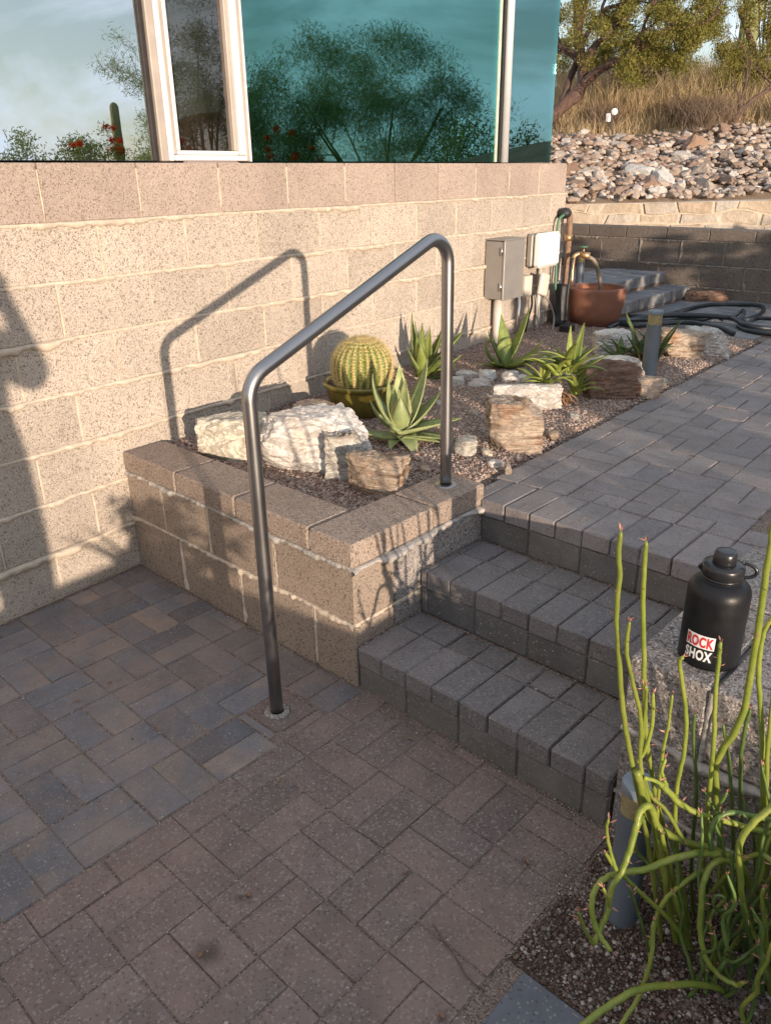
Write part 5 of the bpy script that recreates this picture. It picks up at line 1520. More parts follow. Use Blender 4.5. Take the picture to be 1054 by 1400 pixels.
# ================================================================== ALOES
def aloe_leaf(base, az, L, w, e0, e1, th=0.16, conc=0.22, n=11, teeth=True, twist=0.0):
    """tapered channelled leaf; e0,e1 = elevation of the leaf at its root and tip (radians)"""
    p = np.array(base, float); d = np.array([math.cos(az), math.sin(az), 0]); s = np.array([-d[1], d[0], 0]); up = np.array([0, 0, 1.0])
    V = []; F = []; TV = []; TF = []
    xs = [-1, -0.55, 0, 0.55, 1]
    for i in range(n + 1):
        t = i / n; e = e0 + (e1 - e0) * t ** 1.2
        T = d * math.cos(e) + up * math.sin(e); N = -d * math.sin(e) + up * math.cos(e)
        tw = twist * t; S = s * math.cos(tw) + N * math.sin(tw); N2 = N * math.cos(tw) - s * math.sin(tw)
        W = w * (0.80 + 0.35 * t if t < 0.25 else (0.8875 * (1 - ((t - 0.25) / 0.75) ** 1.5))) / 0.8875 * 0.5 + 0.0006
        tk = w * th * (1 - 0.8 * t)
        for x in xs: V.append(p + S * W * x + N2 * (conc * W * 2 * x * x))
        for x in (0.6, 0, -0.6): V.append(p + S * W * x + N2 * (conc * W * 2 * x * x - tk * (1 - 0.35 * x * x)))
        if teeth and 0.05 < t < 0.95:
            for sg in (-1, 1):
                c = p + S * W * sg + N2 * conc * W * 2
                for f_ in (0, 0.5):
                    q = c + T * (L / n) * f_; k = len(TV); z = 0.0022 + 0.02 * W
                    TV.extend([q - T * z * 0.7, q + T * z * 0.7, q + S * sg * z * 1.3 + T * z * 0.6]); TF.append([k, k + 1, k + 2])
        p = p + T * (L / n)
    m_ = 8
    for i in range(n):
        for j in range(m_):
            k = (j + 1) % m_; F.append([i * m_ + j, i * m_ + k, (i + 1) * m_ + k, (i + 1) * m_ + j][::-1])
    F.append([n * m_ + j for j in range(m_)][::-1])
    return np.array(V), F, TV, TF
def aloe(label, base, leaves, mat, teeth=True, group=None, dry=0):
    root = tag(empty('aloe_plant', base), label, 'aloe', group)
    TV = []; TF = []
    for (off, az, L, w, e0, e1, tw) in leaves:
        V, F, tv, tf = aloe_leaf(np.array(base) + np.array(off), az, L, w, e0, e1, twist=tw, teeth=teeth)
        obj('leaf', V, F, M[mat], root, True); k = len(TV); TV += tv; TF += [[a + k for a in f] for f in tf]
    if teeth and TV: tag(obj('teeth', TV, TF, M['tooth'], root), kind='stuff')
    if dry:
        mb = MB()
        for k in range(dry):
            V, F, _, _ = aloe_leaf(np.array(base) + np.array([random.uniform(-.03, .03), random.uniform(-.03, .03), random.uniform(0.0, .06)]), random.uniform(0, 6.28), random.uniform(.06, .13), .016, random.uniform(-.2, .5), -1.4, n=6, teeth=False); mb.add(V, F)
        tag(mb.obj('dry_leaves', M['dry'], root), kind='stuff')
    return root
# azimuths relative to the picture: R = to the right, A = away
AZR = math.atan2(RT[1], RT[0])
def az(deg): return AZR + math.radians(deg)       # 0 right, 90 away, 180 left, 270 towards the viewer
D = math.radians
def scale_at(px, py, z=0.475):
    b = atz(px, py, z); return b, depth_of(b) / F_PX
b, k = scale_at(548, 606)
b = b + np.array([0, 0, 0.0])
aloe('pale green spreading aloe in front of the olive pot', b, [
    ((0, 0, .05), az(92), 94 * k, 31 * k, D(62), D(102), .1), ((0.01, 0, .05), az(35), 104 * k, 31 * k, D(52), D(86), -.1),
    ((0, 0, .05), az(165), 92 * k, 28 * k, D(40), D(100), .2), ((0, 0, .05), az(20), 78 * k, 30 * k, D(30), D(58), .0),
    ((0, 0, .05), az(150), 78 * k, 26 * k, D(55), D(109), .0), ((0, 0, .06), az(268), 53 * k, 30 * k, D(60), D(106), .0),
    ((0, 0, .05), az(352), 85 * k, 28 * k, D(14), D(18), .2), ((0, 0, .05), az(195), 66 * k, 24 * k, D(28), D(80), .1),
    ((0, 0, .03), az(-18), 78 * k, 26 * k, D(6), D(-4), .1), ((0, 0, .03), az(200), 69 * k, 26 * k, D(-2), D(52), -.2),
    ((0, 0, .03), az(292), 55 * k, 28 * k, D(12), D(-56), .1), ((0, 0, .03), az(330), 59 * k, 24 * k, D(4), D(-2), .0),
    ((0, 0, .055), az(60), 72 * k, 26 * k, D(70), D(94), .0), ((0, 0, .03), az(245), 39 * k, 24 * k, D(8), D(-38), .0),
    ((0, 0, .055), az(120), 59 * k, 21 * k, D(72), D(106), .0)], 'aloe_pale')
b, k = scale_at(577, 520)
aloe('green upright aloe with long narrow leaves behind the olive pot', b, [
    ((0, 0, .02), az(155), 88 * k, 20 * k, D(68), D(98), .1), ((0, 0, .02), az(170), 76 * k, 17 * k, D(80), D(86), .0),
    ((0, 0, .02), az(120), 74 * k, 19 * k, D(80), D(104), .1), ((0, 0, .02), az(30), 74 * k, 22 * k, D(56), D(66), .0),
    ((0, 0, .02), az(5), 84 * k, 22 * k, D(42), D(58), .2), ((0, 0, .02), az(350), 78 * k, 22 * k, D(46), D(52), -.1),
    ((0, 0, .02), az(180), 56 * k, 19 * k, D(64), D(90), .0), ((0, 0, .02), az(260), 54 * k, 22 * k, D(60), D(86), .0),
    ((0, 0, .02), az(320), 60 * k, 19 * k, D(36), D(40), .0), ((0, 0, .02), az(200), 50 * k, 17 * k, D(52), D(80), .0),
    ((0.01, 0, .0), az(340), 46 * k, 17 * k, D(10), D(-40), .0), ((0.02, 0, .02), az(60), 66 * k, 19 * k, D(70), D(84), .0), ((0.02, 0.01, .02), az(15), 70 * k, 19 * k, D(60), D(78), .1), ((-.02, 0, .02), az(230), 60 * k, 18 * k, D(74), D(96), .0), ((.02, 0, .01), az(345), 62 * k, 17 * k, D(26), D(46), .0), ((.02, 0, .01), az(300), 48 * k, 16 * k, D(30), D(60), .0)], 'aloe_green')
b, k = scale_at(690, 506)
aloe('dark edged aloe with incurved leaves below the electrical box', b, [
    ((0, 0, .02), az(20), 84 * k, 21 * k, D(58), D(80), .0), ((0, 0, .02), az(100), 72 * k, 22 * k, D(70), D(66), .0),
    ((0, 0, .02), az(178), 56 * k, 17 * k, D(18), D(118), .1), ((0, 0, .02), az(165), 54 * k, 20 * k, D(56), D(72), .0),
    ((0, 0, .02), az(5), 64 * k, 18 * k, D(10), D(72), .1), ((0, 0, .02), az(-8), 58 * k, 16 * k, D(2), D(46), .0),
    ((0, 0, .02), az(300), 44 * k, 18 * k, D(10), D(40), .0), ((0, 0, .02), az(215), 36 * k, 16 * k, D(16), D(30), .0),
    ((0, 0, .02), az(190), 40 * k, 12 * k, D(6), D(14), .0)], 'aloe_green')
# bright cluster: two stems with rosettes
b, k = scale_at(762, 552)
L_ = []
rs = np.random.default_rng(4)
for (ox, hz, nn, Lm) in [(-22, 26, 11, 46), (14, 44, 12, 62), (24, 14, 11, 44), (-4, 40, 9, 50)]:
    o3 = np.array([*(RT * ox * k), hz * k])
    for q in range(nn):
        e0 = rs.uniform(25, 70); L_.append((tuple(o3 + np.array([*(RT * rs.normal(0, 2) * k), 0])), az(360 * q / nn + rs.uniform(-14, 14)), rs.uniform(.75, 1.15) * Lm * k, rs.uniform(9, 13) * k, D(e0), D(e0 - rs.uniform(10, 70)), rs.uniform(-.3, .3)))
L_ += [((*(RT * 18 * k), 44 * k), az(60), 70 * k, 13 * k, D(68), D(50), 0), ((*(RT * 10 * k), 46 * k), az(172), 62 * k, 11 * k, D(50), D(-28), .1), ((*(RT * 12 * k), 40 * k), az(110), 66 * k, 12 * k, D(80), D(96), 0), ((*(RT * 22 * k), 40 * k), az(8), 52 * k, 10 * k, D(34), D(24), 0)]
aloe('yellow-green clustered aloe with arching leaves beside the upright rock', b, L_, 'aloe_yellow', dry=60)
# small leaves at the foot of the cluster belong to it; thin aloe behind the path light
b, k = scale_at(866, 496)
L_ = []
for (ox, oy, nn, Lm, hz) in [(-18, 4, 8, 40, 2), (8, 0, 10, 62, 6), (30, -2, 8, 62, 6)]:
    for q in range(nn):
        e0 = rs.uniform(28, 80); L_.append(((*(RT * ox * k + FW * oy * k), hz * k), az(360 * q / nn + rs.uniform(-18, 18)), rs.uniform(.7, 1.15) * Lm * k, rs.uniform(8, 12) * k, D(e0), D(e0 - rs.uniform(-10, 60)), rs.uniform(-.3, .3)))
aloe('dark green loose aloe behind the upper path light', b, L_, 'aloe_dark', dry=40)
b, k = scale_at(612, 520)
aloe('small reddish aloe lying right of the olive pot', b, [((0, 0, .01), az(150), 40 * k, 9 * k, D(40), D(10), 0), ((0, 0, .01), az(200), 34 * k, 8 * k, D(20), D(-30), 0), ((0, 0, .01), az(60), 30 * k, 8 * k, D(45), D(20), 0), ((0, 0, .01), az(340), 26 * k, 8 * k, D(25), D(-20), 0)], 'aloe_dark')

# ================================================================== PENCIL PLANT
pbase = np.array([1.31, 0.27, 0.0])
pencil = tag(empty('pencil_plant', pbase), 'tangled green pencil stemmed plant with curling yellow stems in the right corner', 'plant')
BR_V = []; BR_F = []
def bract(p_, d):
    d = d / (np.linalg.norm(d) + 1e-9); a = np.cross(d, rng.normal(size=3)); a /= np.linalg.norm(a) + 1e-9
    L = random.uniform(0.008, 0.017); n_ = len(BR_V); w = L * 0.14
    BR_V.extend([p_, p_ + d * L * .45 + a * w, p_ + d * L, p_ + d * L * .45 - a * w, p_ + d * L * .4 + np.cross(d, a) * w])
    BR_F.extend([[n_, n_ + 1, n_ + 4], [n_ + 1, n_ + 2, n_ + 4], [n_ + 2, n_ + 3, n_ + 4], [n_ + 3, n_, n_ + 4]])
def stem(P, r0, r1, mat='stem', n=None, tipbracts=3, side=3):
    P = smooth_path(P, n or max(16, 7 * len(P))); m_ = len(P)
    jf = rng.uniform(0, 50); P = P + np.array([[mn.noise(Vector((i * .45, jf, q))) * r0 * .22 for q in (0., 3., 7.)] for i in range(m_)])
    t = np.linspace(0, 1, m_); r = (r0 + (r1 - r0) * t) * 0.9; r *= 1 + 0.06 * np.array([mn.noise(Vector((i * .6, jf, 11.))) for i in range(m_)])
    r[-1] *= 0.55; r[-2] *= 0.85
    V, F = tube(P, r, 10); obj('stem', V, F, M[mat], pencil, True)
    d = P[-1] - P[-2]
    for _ in range(tipbracts): bract(P[-1], d / np.linalg.norm(d) + rng.normal(0, .35, 3))
    for _ in range(side):
        i = int(rng.uniform(0.25, 0.97) * (m_ - 2)); v = rng.normal(size=3); dd = P[i + 1] - P[i]; dd /= np.linalg.norm(dd); v -= dd * (v @ dd); v /= np.linalg.norm(v)
        bract(P[i] + v * r[i] * 0.9, v + dd * 0.5)
def px_path(pts, h0, h1):
    n_ = len(pts); return [at(x, y, h0 + (h1 - h0) * i / (n_ - 1)) for i, (x, y) in enumerate(pts)]
def z7p(pts): return [(780 + x * .26, 1040 + y * .26) for x, y in pts]
# upright stems (root to tip)
S_ = [
 ([(905, 1290), (893, 1200), (878, 1110), (868, 1065), (856, 1000), (849, 945), (845, 880), (843, 835), (847, 790), (846, 755), (849, 727)], 1.20, 1.16, .0062, .0046, 'stem'),
 ([(930, 1290), (915, 1180), (895, 1080), (884, 1010), (881, 950), (880, 880), (879, 820), (881, 775), (883, 740)], 1.24, 1.20, .0060, .0046, 'stem'),
 ([(905, 1200), (890, 1110), (876, 1050), (876, 985), (868, 945), (858, 900), (857, 870), (861, 850)], 1.19, 1.15, .0052, .0038, 'stem'),
 ([(874, 1045), (878, 1010), (882, 975), (884, 948), (882, 938)], 1.18, 1.17, .0048, .004, 'stem'),
 ([(872, 1042), (884, 1020), (892, 985), (893, 948)], 1.18, 1.16, .0046, .004, 'stem'),
 ([(945, 1280), (925, 1160), (925, 1080), (935, 1030), (938, 980), (932, 930), (929, 905), (934, 898)], 1.22, 1.18, .0056, .004, 'stem'),
 ([(960, 1290), (962, 1180), (970, 1080), (976, 1010), (978, 950), (983, 900), (985, 878)], 1.24, 1.22, .0058, .0042, 'stem'),
 ([(990, 1300), (985, 1150), (978, 1060), (985, 1030), (1005, 1000), (1020, 960), (1028, 910), (1038, 850), (1046, 790), (1054, 740), (1062, 690)], 1.26, 1.18, .0085, .006, 'stem'),
 ([(1030, 1300), (1036, 1180), (1043, 1080), (1041, 990), (1037, 920), (1043, 870), (1052, 850), (1066, 838)], 1.27, 1.22, .0066, .0045, 'stem'),
 ([(1020, 1290), (1015, 1160), (1012, 1060), (1018, 1000), (1026, 970)], 1.28, 1.26, .0055, .004, 'stem_dark'),
 ([(950, 1290), (945, 1190), (952, 1090), (950, 1040), (948, 1005), (950, 975)], 1.27, 1.27, .005, .0036, 'stem_dark'),
 ([(1000, 1290), (1002, 1180), (1000, 1090), (996, 1040), (988, 990)], 1.29, 1.28, .0055, .004, 'stem_dark'),
 ([(895, 1180), (900, 1090), (906, 1030), (914, 990), (919, 950)], 1.21, 1.20, .0042, .0032, 'stem'),
 ([(1045, 1300), (1050, 1150), (1048, 1050), (1054, 980), (1060, 900)], 1.25, 1.22, .006, .0045, 'stem'),
]
for pts, h0, h1, r0, r1, mt in S_: stem(px_path(pts, h0, h1), r0, r1, mt)
# curling stems at lower left
C_ = [
 (z7p([(560, 990), (500, 640), (470, 420), (440, 290), (415, 238), (372, 262), (346, 340), (312, 470), (270, 580), (215, 680), (192, 800), (150, 900), (120, 972)]), 1.20, 1.04, .0085, .0055, 'stem'),
 (z7p([(122, 970), (98, 930), (70, 880), (52, 830), (38, 800)]), 1.04, 1.03, .0045, .0034, 'stem'),
 (z7p([(900, 560), (830, 500), (740, 490), (640, 492), (500, 530), (400, 572), (270, 592), (180, 622), (130, 680), (112, 760), (125, 860), (165, 940), (215, 1005)]), 1.20, 1.03, .0085, .0055, 'stem'),
 (z7p([(350, 60), (372, 140), (400, 270), (480, 365), (600, 430), (730, 462), (830, 505), (900, 560), (960, 700)]), 1.17, 1.20, .0085, .0085, 'stem'),
 (z7p([(640, 1000), (560, 890), (480, 800), (370, 700), (290, 620), (230, 560), (180, 480)]), 1.16, 1.08, .0060, .0036, 'stem'),
 (z7p([(420, 1150), (420, 1000), (435, 900), (462, 800), (510, 720), (600, 640), (700, 572)]), 1.14, 1.17, .0052, .006, 'stem'),
 (z7p([(900, 620), (850, 545), (800, 525), (745, 545), (705, 620), (690, 720), (680, 850), (690, 960), (720, 1060), (790, 1140), (870, 1180), (912, 1170)]), 1.20, 1.03, .0078, .0055, 'stem'),
 (z7p([(1200, 150), (1100, 215), (1030, 270), (950, 340), (893, 430), (888, 560), (902, 700), (930, 850), (990, 950), (1060, 1010), (1150, 1060)]), 1.12, 1.08, .0075, .0065, 'stem'),
 (z7p([(742, 470), (735, 380), (780, 298), (850, 274), (960, 292), (1080, 318)]), 1.16, 1.18, .006, .006, 'stem_dark'),
 (z7p([(470, 120), (520, 170), (580, 230), (690, 288), (830, 322), (960, 362), (1100, 396)]), 1.18, 1.20, .0068, .0068, 'stem'),
 (z7p([(385, 90), (450, 110), (505, 140), (480, 60), (500, -10)]), 1.17, 1.19, .0045, .0036, 'stem'),
 (z7p([(390, 90), (420, 180), (500, 260), (560, 360), (600, 430)]), 1.19, 1.18, .0045, .005, 'stem'),
 (z7p([(640, 960), (580, 780), (545, 640), (515, 520), (490, 440), (480, 390)]), 1.22, 1.15, .006, .005, 'stem'),
 (z7p([(240, 575), (215, 500), (198, 420), (190, 350), (200, 310)]), 1.09, 1.08, .0042, .003, 'stem'),
 (z7p([(205, 770), (190, 720), (172, 670)]), 1.06, 1.05, .004, .0034, 'stem'),
 (z7p([(410, 1000), (380, 880), (340, 760), (310, 670)]), 1.12, 1.09, .004, .003, 'stem_dark'),
 (z7p([(850, 480), (850, 600), (855, 700), (830, 770), (780, 790), (750, 760), (765, 715), (800, 715), (815, 745)]), 1.12, 1.09, .0045, .0032, 'stem_dark'),
 (z7p([(640, 1000), (590, 860), (540, 700)]), 1.18, 1.14, .0055, .005, 'stem'),
 (z7p([(500, 700), (420, 560), (350, 480), (340, 400), (400, 250)]), 1.2, 1.18, .0042, .0042, 'stem_dark'),
 (z7p([(780, 1250), (760, 1050), (740, 900), (735, 860)]), 1.13, 1.1, .005, .004, 'stem'),
 ([(735, 1450), (800, 1400), (838, 1372), (875, 1353), (919, 1347), (972, 1349), (1000, 1362)], .94, 1.10, .0075, .0075, 'stem'),
 ([(832, 1440), (850, 1400), (872, 1365), (890, 1310), (893, 1260)], .98, 1.10, .0055, .005, 'stem'),
 ([(1060, 1420), (1050, 1330), (1048, 1280), (1042, 1230), (1044, 1215)], 1.08, 1.06, .0055, .004, 'stem'),
 ([(1040, 1440), (1020, 1370), (1028, 1310), (1022, 1270), (1012, 1235)], 1.1, 1.08, .0055, .004, 'stem_dark'),
]
for pts, h0, h1, r0, r1, mt in C_: stem(px_path(pts, h0, h1), r0, r1, mt, side=4)
# more stems filling the clump and the part beyond the picture
rs = np.random.default_rng(14)
for k_ in range(104):
    x = rs.uniform(1.22, 1.50); y = rs.uniform(-0.45, 0.34)
    if y > 0.28 and x < 1.28: continue
    if k_ > 64: x = rs.uniform(1.2, 1.42); y = rs.uniform(0.0, 0.30)
    Ht = rs.uniform(0.3, 0.66) if y < 0.0 else rs.uniform(0.2, 0.50)
    lean = rs.normal(0, 0.10, 2) + np.array([-0.03, 0.0]); p0 = np.array([x, y, -0.01]); Pn = [p0]
    for q in range(1, 7):
        t = q / 6; Pn.append(p0 + np.array([lean[0] * t * Ht * 2 + rs.normal(0, .008), lean[1] * t * Ht * 2 + rs.normal(0, .008), Ht * t]))
    stem(Pn, rs.uniform(.004, .0062), rs.uniform(.0028, .004), 'stem_dark' if k_ % 3 or k_ > 64 else 'stem', side=2)
for k_ in range(16):
    a = rs.uniform(0, 6.28); p0 = np.array([rs.uniform(1.24, 1.46), rs.uniform(-0.35, 0.2), 0.05]); Pn = []
    R0 = rs.uniform(0.10, 0.24); Hh = rs.uniform(0.18, 0.42)
    for q in range(9):
        t = q / 8; Pn.append(p0 + np.array([math.cos(a + t) * R0 * t * 1.3, math.sin(a + t) * R0 * t * 1.3, Hh * math.sin(t * 2.7) + 0.02]))
    stem(Pn, .007, .005, 'stem_dark' if k_ % 2 else 'stem', side=3)
tag(obj('bracts', BR_V, BR_F, M['bract'], pencil), kind='stuff')

# ================================================================== TREES, BRUSH, GRASS
def leaf_cards(C, S, L, W, droop=0.0):
    """two-triangle leaf quads at C (N,3) of length L"""
    n = len(C); d = rng.normal(size=(n, 3)); d[:, 2] -= droop; d /= np.linalg.norm(d, axis=1)[:, None]
    a = np.cross(d, rng.normal(size=(n, 3))); a /= np.linalg.norm(a, axis=1)[:, None] + 1e-9
    l = (L * rng.uniform(.6, 1.3, n))[:, None]; w = (W * rng.uniform(.7, 1.2, n))[:, None]
    V = np.stack([C - d * l * .5, C + a * w * .5, C + d * l * .5, C - a * w * .5], 1).reshape(-1, 3)
    F = np.array([[0, 1, 2, 3]]) + 4 * np.arange(n)[:, None]
    return V, F
def clump_pts(centers, radii, n):
    k = rng.integers(0, len(centers), n) if np.isscalar(radii) else rng.choice(len(centers), n, p=np.array(radii) ** 2 / (np.array(radii) ** 2).sum())
    r = np.full(len(centers), radii) if np.isscalar(radii) else np.array(radii)
    g = rng.normal(size=(n, 3)); g /= np.linalg.norm(g, axis=1)[:, None]
    return np.array(centers)[k] + g * (r[k] * rng.random(n) ** 0.55)[:, None] * np.array([1, 1, 0.75])
def branch_paths(p0, d0, L, lev, out, rad, tips, spread=0.6, up=0.1):
    n = 5; P = [np.array(p0, float)]; d = np.array(d0, float)
    for i in range(n):
        d = d + rng.normal(0, .16, 3) + np.array([0, 0, up * .3]); d /= np.linalg.norm(d); P.append(P[-1] + d * L / n)
    out.append((np.array(P), rad * np.linspace(1, .55, n + 1)))
    if lev == 0: tips.append(P[-1]); tips.append(P[-2]); return
    for i in range(rng.integers(2, 4)):
        j = rng.integers(2, n + 1); dd = d + rng.normal(0, spread, 3); dd /= np.linalg.norm(dd)
        branch_paths(P[j], dd, L * rng.uniform(.55, .8), lev - 1, out, rad * .55 * (1 - .06 * j), tips, spread, up)
def tree(name, label, cat, limbs, leafmat, barkmat, nleaf, L, W, cr, group=None, lev=2, extra=None, droop=0.2, base=None, flower=None, Lb=None, spread=.6):
    root = tag(empty(name, base if base is not None else limbs[0][0][0]), label, cat, group)
    mb = MB(); tips = []; twigs = MB()
    for P, r0, r1 in limbs:
        P = smooth_path(P, 16); V, F = tube(P, np.linspace(r0, r1, 16) * (1 + .12 * rng.normal(size=16)), 8); mb.add(V, F)
        for q in range(3):
            j = rng.integers(7, 16); d = P[-1] - P[-4]; d /= np.linalg.norm(d); d = d + rng.normal(0, .6, 3); d /= np.linalg.norm(d)
            o_ = []; branch_paths(P[j], d, Lb or np.linalg.norm(P[-1] - P[0]) * .45, lev, o_, r1 * .8, tips, spread)
            for (Pb, rb) in o_:
                V, F = tube(Pb, rb, 5); twigs.add(V, F)
    mb.obj('trunk', M[barkmat], root, True); tag(twigs.obj('branches', M[barkmat], root), kind='stuff')
    C = [np.array(t) for t in tips] + (extra or [])
    pts = clump_pts(C, cr, nleaf); V, F = leaf_cards(pts, None, L, W, droop)
    o = fast_obj('crown', V, F, M[leafmat], root); tag(o, kind='stuff')
    if flower:
        fc = clump_pts([C[i] for i in rng.integers(0, len(C), flower[0])], 0.05, flower[0] * 40)
        fc[:, 2] += flower[1]; V, F = leaf_cards(fc, None, flower[2], flower[2] * .7); tag(fast_obj('flowers', V, F, M['flower'], root), kind='stuff')
    return root
def hp(px, py, h):        # a point on the hillside seen at pixel column px, h metres out
    r = (px - 527) / 1066 * h * 1.06; p = hr(h, r); return np.array([p[0], p[1], hill_z(h + 0.04 * r, r)])
# mesquite behind the house corner
H0 = 13.2
b0 = at(752, 160, H0)
limbs = [([at(748, 166, H0), at(772, 142, H0), at(793, 122, H0), at(797, 95, H0 + .1), at(792, 60, H0 + .2), at(790, 15, H0 + .2), at(792, -50, H0 + .3)], .105, .06),
         ([at(795, 118, H0), at(812, 100, H0 - .1), at(840, 84, H0 - .3), at(878, 62, H0 - .5), at(925, 30, H0 - .6)], .075, .035),
         ([at(770, 140, H0), at(778, 110, H0 + .3), at(788, 85, H0 + .4), at(800, 50, H0 + .4), at(830, 10, H0 + .5)], .06, .035),
         ([at(796, 90, H0 + .1), at(815, 60, H0 + .3), at(850, 30, H0 + .5), at(880, -20, H0 + .8)], .055, .03)]
ex = []
re_ = np.random.default_rng(3)
for (x0, x1, y0, y1, n_) in [(775, 985, -70, 55, 70), (800, 960, 40, 92, 34), (830, 915, 80, 112, 13), (765, 790, 0, 60, 5), (900, 990, 10, 60, 18)]:
    for _ in range(n_): ex.append(at(re_.uniform(x0, x1), re_.uniform(y0, y1), H0 + re_.uniform(-.9, .9)))
tree('mesquite_tree', 'dark trunked mesquite tree with olive foliage behind the house corner', 'tree', limbs, 'leaf_mesquite', 'bark', 52000, .05, .016, .18, lev=1, extra=ex, Lb=.7, base=b0)
# drooping tree at right
H1 = 14.6
limbs = [([at(1046, 175, H1), at(1040, 120, H1), at(1028, 60, H1), at(1010, 10, H1)], .07, .04), ([at(1042, 140, H1), at(1060, 90, H1), at(1080, 30, H1)], .05, .03)]
ex = []
for (x0, x1, y0, y1, n_) in [(985, 1020, 58, 150, 26), (990, 1075, 62, 110, 24), (1036, 1080, -20, 50, 10), (960, 992, -20, 60, 10), (1030, 1080, 90, 130, 10)]:
    for _ in range(n_): ex.append(at(re_.uniform(x0, x1), re_.uniform(y0, y1), H1 + re_.uniform(-.4, .4)))
tree('acacia_tree', 'drooping olive green tree in front of the saguaro at the right edge', 'tree', limbs, 'leaf_mesquite', 'bark', 24000, .055, .016, .19, lev=1, extra=ex, Lb=.6, droop=.8)
limbs = [([at(1001, 186, 12.3), at(1005, 165, 12.3), at(1014, 150, 12.3), at(1034, 132, 12.3), at(1060, 118, 12.3)], .055, .018), ([at(1006, 166, 12.3), at(1012, 140, 12.4), at(1020, 112, 12.5), at(1022, 90, 12.6)], .022, .012)]
tree('desert_shrub', 'bare dark stemmed shrub leaning right among the dry grass', 'shrub', limbs, 'leaf_mesquite', 'bark', 900, .04, .014, .12, lev=1, Lb=.5)
# bushes filling the skyline between the trees
for i, (px, py, h, w, hh, n_) in enumerate([(905, 128, 16.5, .9, 1.0, 7000), (870, 118, 17.5, 1.0, 1.1, 7000), (800, 118, 16.8, 1.1, 1.2, 8000), (1035, 135, 17.5, .9, 1.0, 5000), (845, 130, 15.5, .6, .7, 4000)]):
    c = at(px, py, h); root = tag(empty('desert_shrub', c), ['olive bush in the gap below the right end of the mesquite crown', 'olive bush on the skyline behind the mesquite crown', 'olive bush behind the mesquite trunk', 'olive bush behind the bare dark stemmed shrub', 'small grey bush behind the white spotlight'][i], 'shrub')
    st = MB()
    for q in range(9):
        e = c + np.array([rng.normal(0, w * .4), rng.normal(0, w * .4), hh * rng.uniform(.6, 1)]); V, F = tube(smooth_path([c + np.array([0, 0, -.3]), (c + e) / 2 + rng.normal(0, .06, 3), e], 8), np.linspace(.02, .006, 8), 5); st.add(V, F)
    st.obj('stems', M['bark'], root)
    pts = clump_pts([c + np.array([rng.normal(0, w * .4), rng.normal(0, w * .4), hh * rng.uniform(.15, .9)]) for _ in range(16)], .25 * w, n_); V, F = leaf_cards(pts, None, .05, .016)
    tag(fast_obj('foliage', V, F, M['leaf_mesquite' if i != 4 else 'brush'], root), kind='stuff')
# saguaros
def saguaro(label, base, hgt, r, nr=18):
    V = []; F = []; seg = nr * 4; n_ = 16
    for i in range(n_ + 1):
        q0 = r * 1.1 / hgt; t = (i / (n_ - 6)) * (1 - q0) if i <= n_ - 6 else 1 - q0 + q0 * math.sin((i - n_ + 6) / 6 * math.pi / 2); z = hgt * t; rr_ = r * (0.9 + .1 * math.sin(t * 3)) * (1 if t < 1 - r * 1.1 / hgt else math.sqrt(max(0.01, 1 - ((t - 1 + r * 1.1 / hgt) / (r * 1.1 / hgt)) ** 2)))
        for j in range(seg):
            a = 2 * math.pi * j / seg; q = rr_ * (1 - .12 * (1 - abs(math.cos(nr * a / 2)) ** .7)); V.append(np.array(base) + np.array([q * math.cos(a), q * math.sin(a), z]))
    for i in range(n_):
        for j in range(seg):
            k = (j + 1) % seg; F.append([i * seg + j, i * seg + k, (i + 1) * seg + k, (i + 1) * seg + j])
    F.append([n_ * seg + j for j in range(seg)])
    return tag(obj('saguaro_cactus', V, F, M['saguaro'], None, True), label, 'cactus')
b_ = hp(1008, 0, 18.0)
b_ = at(1010, 135, 18.0); saguaro('tall ribbed saguaro rising above the drooping tree', b_ - np.array([0, 0, .3]), 5.2, .19)
def ocotillo(label, base, n_, hgt, spread):
    root = tag(empty('ocotillo', base), label, 'shrub')
    for q in range(n_):
        a = rng.uniform(0, 6.28); s_ = spread * rng.uniform(.3, 1); e = np.array(base) + np.array([math.cos(a) * s_, math.sin(a) * s_, hgt * rng.uniform(.75, 1)])
        P_ = smooth_path([base, np.array(base) * .6 + e * .4 + np.array([math.cos(a), math.sin(a), 0]) * s_ * .12, e], 12)
        V, F = tube(P_, np.linspace(.016, .008, 12), 6); obj('stem', V, F, M['ocotillo'], root, True)
ocotillo('ocotillo with thin upright stems standing in the dry grass', at(925, 125, 15.2), 11, 1.5, .45)
ocotillo('tall ocotillo right of the saguaro', at(1042, 110, 17.0), 10, 3.4, .5)

# dry grass: bent blades in tufts
def grass_blades(B, Hh, lean, w):
    n = len(B); a = rng.uniform(0, 6.28, n); d = np.stack([np.cos(a), np.sin(a), np.zeros(n)], 1); s = np.stack([-np.sin(a), np.cos(a), np.zeros(n)], 1)
    ra = rng.uniform(0, 6.28, n); s = np.stack([np.cos(ra), np.sin(ra), np.zeros(n)], 1)
    Hh = Hh[:, None]; l = (lean[:, None] * Hh)
    p0 = B; p1 = B + d * l * .3 + np.array([0, 0, 1.0]) * Hh * .55; p2 = B + d * l + np.array([0, 0, 1.0]) * Hh
    V = np.stack([p0 - s * w, p0 + s * w, p1 + s * w * .8, p1 - s * w * .8, p2], 1).reshape(-1, 3)
    o = 5 * np.arange(n)[:, None]
    F = np.concatenate([np.array([[0, 1, 2]]) + o, np.array([[0, 2, 3]]) + o, np.array([[3, 2, 4]]) + o])
    return V, F
tufts = []
rg = np.random.default_rng(9)
while len(tufts) < 760:
    px = rg.uniform(735, 1110); h = rg.uniform(11.9, 19.5)
    if px < 985 and h < 12.5: continue
    if 868 < px < 905 and 12.2 < h < 13.6: continue
    tufts.append(hp(px, 0, h))
